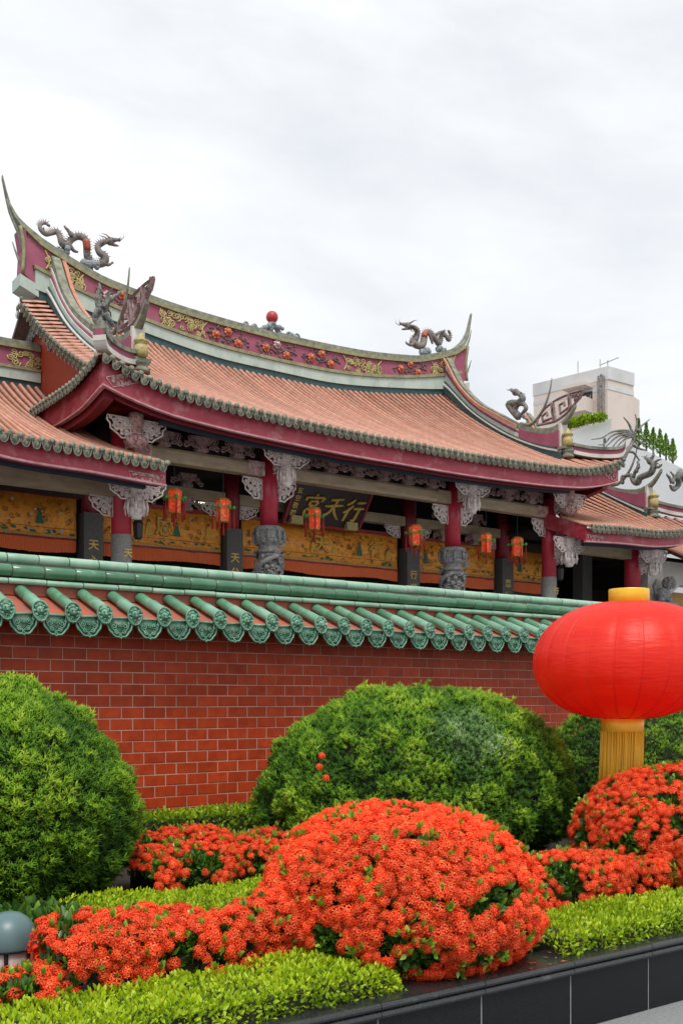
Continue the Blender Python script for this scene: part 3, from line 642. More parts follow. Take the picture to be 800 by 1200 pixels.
# hanging lotus posts
def hang_post_mesh(round_lotus):
    b = MB(); b.lathe([(.17,1.0),(.165,.86),(.14,.62),(.11,.46),(.17,.42),(.17,.39)], (0,0,0), 8)
    if round_lotus: b.lathe([(.12,.40),(.2,.34),(.235,.24),(.22,.12),(.12,.02),(.05,-.03),(.01,-.05)], (0,0,0), 14); rr_ = [(.22,.33),(.25,.22),(.2,.08)]
    else: b.lathe([(.15,.40),(.15,.34),(.13,.26),(.17,.22),(.19,.16),(.17,.06),(.10,-.02),(.11,-.06),(.05,-.08)], (0,0,0), 12); rr_ = [(.20,.41),(.225,.22),(.21,.02)]
    for k in range(8):
        a = k*PI/4; b.tube([(r*math.cos(a), r*math.sin(a), z) for r, z in rr_], [.03,.045,.015] if round_lotus else [.028,.03,.012], 5)
    rg = random.Random(4)
    for k in range(22):
        a = rg.uniform(0,6.28); z = rg.uniform(.48,.92); c = Vector((.15*math.cos(a), .15*math.sin(a), z)); t = Vector((-math.sin(a), math.cos(a), 0))
        b.tube(spiral(c, .055, 1.3, rg.uniform(0,6), t, (0,0,1), 8, rg.choice((-1,1))), .015, 4)
    return b
BSW = None
HP1, _ = hang_post_mesh(True).mesh('hanging_post', M['carvepink'], True, recentre=False); HP2, _ = hang_post_mesh(False).mesh('hanging_post', M['carve'], True, recentre=False)
PY = 19.25
for d in (-6.375, -2.79, 2.79, 6.375):
    a = abs(d); z0 = 6.66 if a > 5 else 6.38; p = place('hanging_post', HP1 if a > 5 else HP2, hall, (XC+d, PY, z0), (0,0,.3), (.88,.88,.72 if a > 5 else .86))
    zt = z0+(.58 if a > 5 else .80)
    for sg in (-1, 1): place('carved_brace', BRK1, hall, (XC+d+sg*.13, PY-.02, zt+.02), (0,0,0), (sg,1,.9))
    place('carved_brace', BRK3, hall, (XC+d, PY+.65, zt-.02), (0,0,-PI/2), (1.25,1,1))       # between column and hanging post
    MB().box(XC+d-.07, XC+d+.07, PY, CY, zt-.02, zt+.14).build('tie_beam', M['maroon'], hall)
# ---- front columns
for d in (-6.375, -2.79, 2.79, 6.375):
    x = XC+d; inner = abs(d) < 5; zj = 5.56 if inner else 5.03
    col = MB().lathe([(.205, zj), (.205, 7.2)], (x, CY, 0), 24).build('column', M['colred'], hall, True)
    if inner:
        MB().lathe([(.22,5.555),(.30,5.54),(.345,5.50),(.345,5.44),(.31,5.42),(.31,5.24),(.345,5.2),(.32,5.15),(.24,5.12),(.24,5.03),(.29,5.0),(.27,4.93)], (x, CY, 0), 20).build('column_drum', M['stone'], col, True)
        for k in range(8): a = 2*PI*k/8+.2; MB().tube([(x+.345*math.cos(a), CY+.345*math.sin(a), z) for z in (5.18,5.32,5.46)], [.03,.05,.03], 6).build('drum_knob', M['stone'], col, True)
        shaft = MB().lathe([(.30,.9),(.26,1.2),(.25,4.97)], (x, CY, 0), 20).build('stone_shaft', M['stone'], col, True)
        cv = MB(); rg = random.Random(int(d*7))
        P = [(x+(.32+.05*math.sin(k*1.1))*math.cos(k*.33+d), CY+(.32+.05*math.sin(k*1.1))*math.sin(k*.33+d), 1.1+k*.062) for k in range(62)]; cv.tube(P, [.075+.02*math.sin(k*.5) for k in range(62)], 7)
        for k in range(150):
            a = rg.uniform(0, 6.28); z = rg.uniform(3.2, 4.95); r = rg.uniform(.25,.34); t = Vector((-math.sin(a), math.cos(a), 0))
            cv.tube(spiral((x+r*math.cos(a), CY+r*math.sin(a), z), rg.uniform(.05,.11), 1.3, rg.uniform(0,6), t, (0,0,1), 8, rg.choice((-1,1))), rg.uniform(.018,.03), 4)
        for k in range(60):
            a = rg.uniform(0, 6.28); z = rg.uniform(3.6, 4.9); cv.ball((x+.3*math.cos(a), CY+.3*math.sin(a), z), rg.uniform(.03,.07), 6, 4)
        cv.build('coiled_dragon_carving', M['stone'], col, True)
    else:
        MB().lathe([(.30,.9),(.30,1.2),(.215,1.3),(.215,5.0),(.209,5.03)], (x, CY, 0), 24).build('stone_shaft', M['stoneplain'], col, True)
        me = text_mesh('天' if d < 0 else '行', .20, .004, M['gold']); place('gold_letters', me, col, (x+.06, CY-.219, 4.62), (PI/2,0,0))
    # braces below the beam
    for sg in (-1, 1): place('carved_brace', BRK2, hall, (x+sg*.2, CY-.03, 6.60), (0,0,0), (sg,1,1.15))
# ---- beams and bracket sets between the columns
for d0, d1 in ((-6.375,-2.79),(-2.79,2.79),(2.79,6.375)):
    bmz = MB().prism([(XC+d0+.2, CY-.13, 6.66), (XC+d0+.2, CY-.16, 6.72), (XC+d0+.2, CY-.16, 6.9), (XC+d0+.2, CY-.12, 6.96), (XC+d0+.2, CY+.12, 6.96), (XC+d0+.2, CY+.12, 6.66)], (d1-d0-.4, 0, 0)).build('tie_beam', M['khaki'], hall)
    for q in (0, 1):
        xx = XC+(d0+.2 if q == 0 else d1-.62); MB().box(xx, xx+.42, CY-.166, CY+.125, 6.655, 6.965).build('beam_end_panel', M['carvepink'] if abs(d0+d1) > .1 else M['khaki'], bmz)
bs = MB(); rg = random.Random(9)
bs.box(-.13,.13,-.12,.12,.0,.08); bs.box(-.10,.10,-.1,.1,.08,.16); bs.box(-.17,.17,-.13,.13,.16,.25); bs.box(-.21,.21,-.15,.15,.25,.31)
for sg in (-1,1):
    for k in range(3): bs.tube(spiral((sg*(.2+.09*k), -.05, .22-.05*k), .075, 1.3, k, n=9, sgn=sg), .022, 4)
BSM, _ = bs.mesh('bracket_set', M['carvemid'], False, recentre=False)
BSP = carve_panel(.20, .24, 8, M['carvemid'], 'bracket_wing', 'quarter', .015, .015, 8)
for d in [-5.5,-4.6,-3.7]+[-1.95,-1.17,-.39,.39,1.17,1.95]+[3.7,4.6,5.5]:
    o = place('bracket_set', BSM, hall, (XC+d, CY-.14, 6.962)); 
    for sg in (-1,1): place('bracket_wing', BSP, o, (XC+d+sg*.16, CY-.26, 7.26), (0,0,0), (sg,1,1))
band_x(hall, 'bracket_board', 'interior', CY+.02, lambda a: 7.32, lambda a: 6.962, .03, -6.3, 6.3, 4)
# ---- inner row: dark granite posts with gold couplets, inner beams
txt = {-6.375: '天心一', -2.79: '天公二', 2.79: '行道', 6.375: '恩德'}
for d in (-6.375, -2.79, 2.79, 6.375):
    x = XC+d+.07; post = MB().box(x-.22, x+.22, IY-.2, IY+.2, .9, 5.75).build('inner_post', M['darkstone'], hall)
    MB().lathe([(.2,5.75),(.2,7.3)], (x, IY, 0), 16).build('post_head', M['maroon'], post, True)
    for k, ch in enumerate(txt[d]):
        me = text_mesh(ch, .25, .004, M['gold']); place('gold_letter', me, post, (x, IY-.206, (5.02 if d < 0 else 5.0)-.36*k), (PI/2,0,0))
for d0, d1 in ((-6.375,-2.79),(-2.79,2.79),(2.79,6.375)):
    MB().box(XC+d0+.25, XC+d1-.15, IY-.12, IY+.12, 6.35, 6.6).build('inner_beam', M['khaki'], hall)
    for q in range(4 if d1-d0 > 4 else 2):
        dd = d0+(d1-d0)*(q+1)/(5 if d1-d0 > 4 else 3)
        if abs(dd) < 1.7: continue
        place('bracket_set', BSM, hall, (XC+dd, IY-.1, 6.6)); place('bracket_set', BSM, hall, (XC+dd, IY-.1, 6.05), (0,0,0), (.9,1,.95))
    for sg in (-1, 1): place('carved_brace', BRK2, hall, (XC+(d0 if sg > 0 else d1)+sg*.3, IY-.05, 6.33), (0,0,0), (sg,1,.8))
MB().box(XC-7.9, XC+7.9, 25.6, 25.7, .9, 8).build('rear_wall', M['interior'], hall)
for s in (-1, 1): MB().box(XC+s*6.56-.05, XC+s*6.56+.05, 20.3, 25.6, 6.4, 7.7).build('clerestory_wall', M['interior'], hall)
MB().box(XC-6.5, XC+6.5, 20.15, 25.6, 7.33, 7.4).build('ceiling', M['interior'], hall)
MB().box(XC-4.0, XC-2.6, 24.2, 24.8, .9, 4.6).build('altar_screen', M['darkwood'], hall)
# ================================================================== side halls
def wing(s, label):
    X = lambda d: XC+s*d
    w = thing('side_hall', label, 'temple', (X(9.2), 22, 0), 'lower side halls flanking the temple hall')
    MB().box(min(X(7.95),X(12)), max(X(7.95),X(12)), 18.9, 27, 0, .9).build('platform', M['stoneplain'], w)
    EV = interp([6.1,7.5,9.3,10.3,10.9,11.35], [6.03,6.10,6.17,6.33,6.52,6.75])
    RB = interp([6.6,8.5,10.0,11.2], [9.12,9.2,9.85,10.1])
    def rz(d, Y): v = (Y-EY_)/(RY-.1-EY_); ze = EV(d)+.17; k = min(1, max(0, (d-7.5)/2)); k = k*k*(3-2*k); return ze+(RB(max(d,6.6))-ze)*(gcurve(max(0,v))*(1-k)+max(0,v)*k)
    def ymax(d): return (RY-.1 if d > 6.62 else 19.3+(d-6.1)*1.2) if d < 10.02 else 19.55-(d-10.02)*1.0
    b = MB(); ds = arc_list(6.1, 6.6, 2)+arc_list(6.63, 10.0, 14)+arc_list(10.03, 11.3, 6); vs = arc_list(0,1,12); n = len(vs)
    fs = [(i*n+j, i*n+n+j, i*n+n+j+1, i*n+j+1) for i in range(len(ds)-1) for j in range(n-1)]
    b.add([(X(d), EY_+(ymax(d)-EY_)*v, rz(d, EY_+(ymax(d)-EY_)*v)-.02) for d in ds for v in vs], fs if s > 0 else [q[::-1] for q in fs])
    rf = b.build('roof', M['terrabed'], w, True)
    d = 6.16
    while d < 11.3:
        y1 = ymax(d)-.04
        if d < 6.63: y1 = min(y1, 19.9)
        if y1-EY_ > .2: tile_row([(X(d), y, rz(d, y)) for y in arc_list(EY_-.03, y1, 12)]).build('tile_row', M['terra'], rf, True)
        if d < 11.2:
            dd = d+TS/2; sl = (EV(dd+.05)-EV(dd-.05))/.1*s; place('drip_tile', EVM, rf, (X(d)+TS/2*(1 if s > 0 else -1), EY_-.035, EV(dd)+.165), (-.1, -math.atan(sl), 0))
        d += TS
    x0, x1 = sorted((X(6.6), X(10.1)))
    rg_ = MB().ribbon([(X(d), RB(d)-.1, RB(d)+.06) for d in arc_list(6.63, 10.1, 10)], 'X', RY, .22).build('ridge', M['teal'], w)
    for nm, a, b_, hw, m in (('plaster_band',.062,.30,.26,'pale'),('lower_moulding',.302,.37,.29,'goldtrim'),('plum_band',.372,.80,.2,'ridgepink'),('upper_moulding',.802,.87,.26,'goldtrim'),('ridge_cap',.872,1.0,.24,'cap')):
        MB().ribbon([(X(d), RB(d)+a, RB(d)+b_) for d in arc_list(6.64, 10.1, 10)], 'X', RY, hw).build(nm, M[m], rg_)
    rg = random.Random(3)
    for dd in (7.05, 9.0):
        sc_ = MB()
        for k in range(18): sc_.tube(spiral((X(dd)+rg.uniform(-.38,.38), RY-.21, RB(dd)+.58+rg.uniform(-.15,.15)), rg.uniform(.06,.11), 1.4, rg.uniform(0,6), n=10, sgn=rg.choice((-1,1))), .02, 5)
        sc_.build('gilded_scroll', M['relief'], rg_, True, kind='stuff')
    desc_ridge(w, X(9.97), -1.27, s, 'dragon', lambda y: rz(9.97, y)-.06, lambda y: rz(9.97, y)+.0, False, (.30,.64)); hip_ridge(w, (X(10.05), 19.40, 7.25), (X(11.2), 18.42, 6.98), .2)
    def bx(name, m, Y, zt, zb, hw, d0, d1): MB().ribbon([(X(d), zb(d), zt(d)) for d in arc_list(d0, d1, 24)], 'X', Y, hw).build(name, M[m], w)
    bx('fascia_board', 'fascia', 18.47, lambda d: EV(d)+.12, lambda d: EV(d)-.19, .035, 6.12, 11.25)
    bx('fascia_edge', 'fasciapale', 18.455, lambda d: EV(d)-.192, lambda d: EV(d)-.23, .045, 6.11, 11.25)
    bx('navy_purlin', 'navy', 18.8, lambda d: EV(d)-.04, lambda d: EV(d)-.27, .06, 6.4, 11.0)
    bx('red_purlin', 'maroon', 18.62, lambda d: EV(d)-.02, lambda d: EV(d)-.22, .05, 6.2, 11.1)
    # inner end of the eave: raking board back to the hall
    MB().ribbon([(y, rz(6.12, y)-.42, rz(6.12, y)-.005) for y in arc_list(18.45, 20.0, 6)], 'Y', X(6.14), .03).build('end_board', M['fascia'], w)
    so = MB(); so.grid(lambda d, y: (X(d), y, EV(d)+.02+(y-18.5)*.22), arc_list(6.2,11.2,10), arc_list(18.5,21.8,5)); so.build('soffit', M['maroon'], w)
    place('corner_carving', CORN, w, (X(6.16), 18.425, 6.0), (0, 0, 0), (s,1,.8))
    # beam, hanging posts, braces, outer column
    MB().box(min(X(6.55),X(9.8)), max(X(6.55),X(9.8)), CY-.14, CY+.14, 5.80, 6.12).build('tie_beam', M['khaki'], w)
    for d in (6.375, 9.97):
        hp = place('hanging_post', HP2, w, (X(d), PY, 5.30), (0,0,.3), (1,1,.78)); zt = 6.02
        for sg in (-1, 1): place('carved_brace', BRK1, w, (X(d)+sg*.13, PY-.02, zt), (0,0,0), (sg,1,.85))
        place('carved_brace', BRK3, w, (X(d), PY+.65, zt-.04), (0,0,-PI/2), (1.25,1,1))
        place('carved_brace', BRK2, w, (X(d)+s*.2, CY-.03, 5.78), (0,0,0), (s,1,1)); 
        MB().box(X(d)-.05, X(d)+.05, PY, CY-.15, zt-.02, zt+.1).build('tie_piece', M['maroon'], w)
    c = MB().lathe([(.24, 4.95), (.24, 6.4)], (X(9.97), CY, 0), 20).build('column', M['colred'], w, True)
    MB().lathe([(.30,.9),(.25,1.2),(.25,4.95)], (X(9.97), CY, 0), 20).build('stone_shaft', M['stoneplain'], c, True)
    p_ = MB().box(X(9.9)-.22, X(9.9)+.22, IY-.2, IY+.2, .9, 6.1).build('inner_post', M['darkstone'], w)
    a, b2 = sorted((X(6.4), X(13.5)))
    MB().box(X(12.2)-.06, X(12.2)+.06, 20.6, 25.4, .9, 6.45).build('end_wall', M['interior'], w)
    MB().box(a, b2, 25.4, 25.5, .9, 7).build('rear_wall', M['interior'], w); MB().box(a, b2, 20.2, 25.4, 6.42, 6.48).build('ceiling', M['interior'], w)
    MB().box(a, b2, IY-.1, IY+.1, 6.05, 6.3).build('inner_beam', M['darkwood'], w)
    return w
wl = wing(-1, 'lower terracotta roofed side hall whose eave overlaps the main corner beside the bare gable wall')
wr = wing(1, 'lower terracotta roofed side hall next to the white gateway, below the far pink building')
# dark door in the right side hall
MB().box(XC+7.9, XC+9.6, 23.4, 23.45, .9, 5.3).build('inner_door', M['darkstone'], wr)
dfm = MB(); dfm.box(XC+7.7, XC+7.85, 23.3, 23.5, .9, 5.5); dfm.box(XC+7.7, XC+9.75, 23.3, 23.5, 5.32, 5.47); dfm.build('door_frame', M['stoneplain'], wr)
hp_ = at(641, 560, 20.6)
# ================================================================== banners
def banner(d0, d1, label, text, fig, seed):
    x0, x1 = XC+d0, XC+d1; w = x1-x0; Y = IY+.02; zt, zb, zf = 6.04, 5.16, 4.84
    root = thing('banner', label, 'banner', ((x0+x1)/2, Y, zf), 'gold embroidered banners under the temple eaves')
    rgn = random.Random(seed)
    wv = lambda x: .018*math.sin(x*5+seed)+.008*math.sin(x*13)
    xs = arc_list(x0, x1, max(12, int(w*14)))
    def sheet(za, zb_, off=0): return MB().loft([[(x, Y+wv(x)-off, zb_), (x, Y+wv(x)+.01-off, zb_), (x, Y+wv(x)+.01-off, za), (x, Y+wv(x)-off, za)] for x in xs])
    cl = sheet(zt, zb).build('silk_panel', M['silk'], root, True)
    sheet(zb+.20, zb+.19, .006).build('border_line', M['embd'], cl); sheet(zb+.06, zb+.0, .005).build('border', M['silktrim'], cl)
    MB().box(x0-.03, x1+.03, Y-.04, Y+.04, zt, zt+.09).build('rail', M['rail'], root)
    MB().box(x0, x1, Y+.012, Y+.02, zb-.06, zb).build('fringe_band', M['rail'], root)
    fg = MB(); n = int(w/.022); v = []
    for k in range(n+1):
        x = x0+w*k/n; yy = Y-.006+.012*(k % 2)+wv(x)*.8; zz = zf+.03*math.sin(x*2.2+seed)+rgn.uniform(-.008,.008); v += [(x, yy, zb-.045), (x, yy+.003, zz)]
    fg.add(v, [(2*k, 2*k+1, 2*k+3, 2*k+2) for k in range(n)]); fg.build('fringe', M['fringe'], root)
    # embroidery: letters, figures, blossoms
    if text:
        for k, ch in enumerate(text):
            x = x0+w*(.12+.36*k if len(text) > 2 else .5); place('embroidered_letter', text_mesh(ch, .50, .003, M['embd']), cl, (x, Y-.03, 5.60), (PI/2,0,0))
            place('embroidered_letter', text_mesh(ch, .47, .003, M['emby']), cl, (x+.01, Y-.036, 5.61), (PI/2,0,0))
    for k in range(fig):
        x = x0+w*(k+.5+rgn.uniform(-.12,.12))/fig; z = 5.42+rgn.uniform(-.03,.05); f = MB(); h = rgn.uniform(.30,.38)
        f.prism([(x-.09,Y-.032,z),(x+.10,Y-.032,z),(x+.05,Y-.032,z+h*.6),(x+.03,Y-.032,z+h*.8),(x-.03,Y-.032,z+h*.8),(x-.06,Y-.032,z+h*.5)], (0,.006,0))
        f.build('embroidered_figure', M[rgn.choice(('embg','embw','emby','emby'))], cl)
        MB().ball((x, Y-.033, z+h*.9), .045, 7, 5, (1,.3,1)).build('embroidered_head', M['embd'], cl)
    sp = MB()
    for k in range(int(w*16)):
        x = rgn.uniform(x0+.08, x1-.08); z = rgn.uniform(zb+.24, zt-.08); sp.tube(spiral((x, Y-.024, z), rgn.uniform(.03,.08), 1.2, rgn.uniform(0,6), n=7, sgn=rgn.choice((-1,1))), .008, 3)
    sp.build('embroidered_scrolls', M['embd'], cl, kind='stuff')
    sp = MB()
    for k in range(int(w*9)):
        x = rgn.uniform(x0+.08, x1-.08); z = rgn.choice((rgn.uniform(zb+.08, zb+.17), rgn.uniform(zb+.25, zt-.1))); sp.ball((x, Y-.022, z), rgn.uniform(.015,.04), 6, 4, (1,.3,.8))
    sp.build('embroidered_blossoms', M[rgn.choice(('embw','emby'))], cl, kind='stuff')
    sp = MB()
    for k in range(int(w*7)):
        x = rgn.uniform(x0+.08, x1-.08); z = rgn.uniform(zb+.07, zb+.16); sp.ball((x, Y-.022, z), rgn.uniform(.02,.05), 6, 4, (1.6,.3,.6))
    sp.build('embroidered_leaves', M['embg'], cl, kind='stuff')
banner(-10.4, -6.62, 'gold embroidered banner with bird and flower motifs in the side hall beside the lettered post', '', 2, 1)
banner(-6.02, -3.0, 'gold banner with a green robed figure between the plain column and a lettered post', '恩', 4, 2)
banner(-2.42, 2.48, 'wide gold banner with three big characters beneath the black name plaque', '宮天行', 6, 3)
banner(3.16, 6.10, 'gold banner behind the pair of hanging lanterns past the second dragon column', '主', 4, 4)
banner(6.75, 8.4, 'short gold banner beside the dark doorway of the far side hall', '', 2, 5)
# ================================================================== name plaque
pl = thing('name_plaque', 'black lacquer name plaque with gold brush characters, leaning out above the wide banner', 'sign', (XC, 21.7, 6.1))
PX = XC-.22
PB, PT = Vector((0, 21.62, 6.08)), Vector((0, 21.05, 6.90)); tl_ = math.atan2(-(PT.y-PB.y), PT.z-PB.z); mid_ = (PB+PT)/2; hh = (PT-PB).length/2
pm_, _ = MB().box(-1.12, 1.12, -.03, .03, -hh, hh).mesh('plaque_board', M['plaque'], recentre=False); bo = place('plaque_board', pm_, pl, (PX, mid_.y, mid_.z), (tl_,0,0))
frm = MB(); frm.box(-1.19,-1.12,-.05,.04,-hh-.06,hh+.06); frm.box(1.12,1.19,-.05,.04,-hh-.06,hh+.06); frm.box(-1.12,1.12,-.05,.04,hh,hh+.07); frm.box(-1.12,1.12,-.05,.04,-hh-.07,-hh)
fm_, _ = frm.mesh('plaque_frame', M['rail'], recentre=False); place('plaque_frame', fm_, pl, (PX, mid_.y, mid_.z), (tl_,0,0))
nrm = Vector((0, -math.cos(tl_), -math.sin(tl_))); upv = Vector((0, -math.sin(tl_), math.cos(tl_)))
# the three characters as brush strokes: lists of (x, z) in a unit cell with a width
STRK = {
 '宮': [[(.50,1.0),(.55,.90)],[(.12,.84),(.10,.66)],[(.12,.80),(.5,.83),(.92,.86),(.84,.68)],[(.34,.66),(.36,.46)],[(.34,.66),(.68,.68),(.64,.48)],[(.36,.48),(.64,.50)],[(.50,.46),(.44,.36)],[(.26,.32),(.29,.04)],[(.26,.32),(.76,.36),(.70,.05)],[(.29,.06),(.70,.08)]],
 '天': [[(.22,.82),(.5,.86),(.82,.92)],[(.08,.54),(.5,.60),(.92,.66)],[(.56,.86),(.50,.55),(.36,.28),(.06,.04)],[(.52,.55),(.66,.30),(.96,.04)]],
 '行': [[(.34,.98),(.22,.82),(.06,.70)],[(.38,.72),(.24,.52),(.04,.36)],[(.24,.54),(.22,.28),(.20,.02)],[(.52,.84),(.72,.87),(.92,.90)],[(.46,.58),(.72,.61),(.98,.64)],[(.76,.60),(.74,.3),(.70,.06),(.58,.12)]]}
for ch, cx in (('宮', -.52), ('天', .12), ('行', .76)):
    b = MB()
    for st in STRK[ch]:
        pts = smooth_path([tuple(Vector((PX, mid_.y, mid_.z))+Vector((cx+(u-.5)*.62+(v-.5)*.10, 0, 0))+upv*((v-.5)*.66)+nrm*.045) for u, v in st], 4); n_ = len(pts)
        b.tube(pts, [.040*(.65+.5*math.sin(PI*min(1, (k+.8)/n_))) for k in range(n_)], 6, flat=1)
    b.build('gold_character', M['gold'], pl, True)
for k, ch in enumerate('玄空敬題'):
    p = Vector((PX-.98, mid_.y, mid_.z))+upv*(.33-.20*k)+nrm*.034; place('small_gold_character', text_mesh(ch, .17, .003, M['gold']), pl, tuple(p), (PI/2+tl_,0,0))
for sg in (-1, 1): MB().box(PX+sg*.85-.17, PX+sg*.85+.17, 21.45, 21.62, 6.0, 6.2).build('gilt_support', M['relief'], pl)
# ================================================================== hanging palace lanterns
def palace_lantern_parts():
    out = []; b = MB(); n = 6
    hexr = lambda r, z, o=0: [(r*math.cos(PI*k/3+o), r*math.sin(PI*k/3+o), z) for k in range(6)]
    b.loft([hexr(.125,-.24), hexr(.135,.02)]); b.loft([hexr(.155,.07), hexr(.15,.20)]); out.append(('panel', b, 'lampred'))
    b = MB(); b.loft([hexr(.17,.02), hexr(.185,.045), hexr(.17,.07)]); b.loft([hexr(.14,-.27), hexr(.14,-.24)]); b.loft([hexr(.165,.20), hexr(.12,.25), hexr(.04,.27)])
    for k in range(6): a = PI*k/3; b.tube([(.137*math.cos(a), .137*math.sin(a), -.25), (.14*math.cos(a), .14*math.sin(a), .03)], .012, 4); b.tube([(.157*math.cos(a), .157*math.sin(a), .06), (.155*math.cos(a), .155*math.sin(a), .2)], .012, 4)
    out.append(('frame', b, 'lampgold'))
    b = MB()
    for k in range(6): a = PI*k/3; b.ball((.235*math.cos(a), .235*math.sin(a), .06), .042, 7, 5); b.tube([(.17*math.cos(a), .17*math.sin(a), .05), (.235*math.cos(a), .235*math.sin(a), .06)], .014, 4)
    out.append(('knobs', b, 'lampgreen'))
    b = MB()
    for k in range(6): a = PI*k/3; b.tube([(.235*math.cos(a), .235*math.sin(a), .02), (.235*math.cos(a), .235*math.sin(a), -.15), (.235*math.cos(a), .235*math.sin(a), -.42)], [.010,.018,.026], 5)
    b.tube([(0,0,-.27),(0,0,-.36),(0,0,-.56)], [.014,.022,.032], 6); out.append(('tassels', b, 'tasselred'))
    b = MB(); b.tube([(0,0,.26),(0,0,.9)], .008, 4); out.append(('cord', b, 'black'))
    return [(nm, bb.mesh(nm, M[m], nm in ('knobs','tassels'), recentre=False)[0]) for nm, bb, m in out]
PLP = palace_lantern_parts()
lab = ['hexagonal red lantern with tassels beside the plain stone column, farther from the dark lettered post', 'hexagonal red lantern with tassels in front of the dark lettered post near the dragon column',
       'hexagonal red lantern with tassels in front of the black name plaque', 'hexagonal red lantern with tassels near the second dragon column, beside the name plaque bay',
       'hexagonal red lantern with tassels between the second dragon column and a dark post', 'hexagonal red lantern with tassels next to the plain column of the far side hall']
for k, X_ in enumerate((9.83, 11.02, 13.45, 16.52, 18.96, 20.11)):
    zc_ = (5.87,5.80,5.86,5.76,5.78,5.78)[k]
    r_ = thing('palace_lantern', lab[k], 'lantern', (X_, CY-.02, zc_), 'small red lanterns hanging under the temple eaves')
    for nm, me in PLP: place(nm, me, r_, (X_, CY-.02, zc_), (0,0,.25+k*.4))
# fluorescent tubes inside
for (x, y, Y_, lb) in ((70, 577, 23.0, 'lit fluorescent tube lamp under the side hall ceiling'), (232, 592, 24.0, 'lit fluorescent tube lamp inside the hall above the first banner')):
    p = at(x, y-4, Y_); t = thing('tube_lamp', lb, 'lamp', p)
    MB().tube([(p[0]-.28,p[1],p[2]),(p[0]+.28,p[1],p[2])], .03, 6).build('tube', M['fluo'], t); MB().box(p[0]-.3,p[0]+.3,p[1]-.03,p[1]+.03,p[2]+.031,p[2]+.09).build('lamp_housing', M['white'], t)
    MB().box(p[0]-.02,p[0]+.02,p[1]-.01,p[1]+.01,p[2]+.09,p[2]+.6).build('lamp_hanger', M['black'], t)
# wall lanterns by the outer columns
for s, lb in ((-1, 'small black iron lantern hung beside the plain stone column next to the first banner'), (1, 'small black iron lantern hung on the column of the far side hall')):
    x = XC+s*6.375+.33; t = thing('iron_lantern', lb, 'lantern', (x, CY-.1, 4.95), 'iron lanterns on the outer columns')
    MB().lathe([(.06,0),(.10,.04),(.115,.32),(.13,.33),(.05,.43),(.02,.46)], (x, CY-.1, 4.95), 6).build('lantern_body', M['black'], t); MB().tube([(x,CY-.1,5.4),(x,CY-.1,5.55),(x-.2,CY-.05,5.6)], .012, 4).build('bracket', M['black'], t)
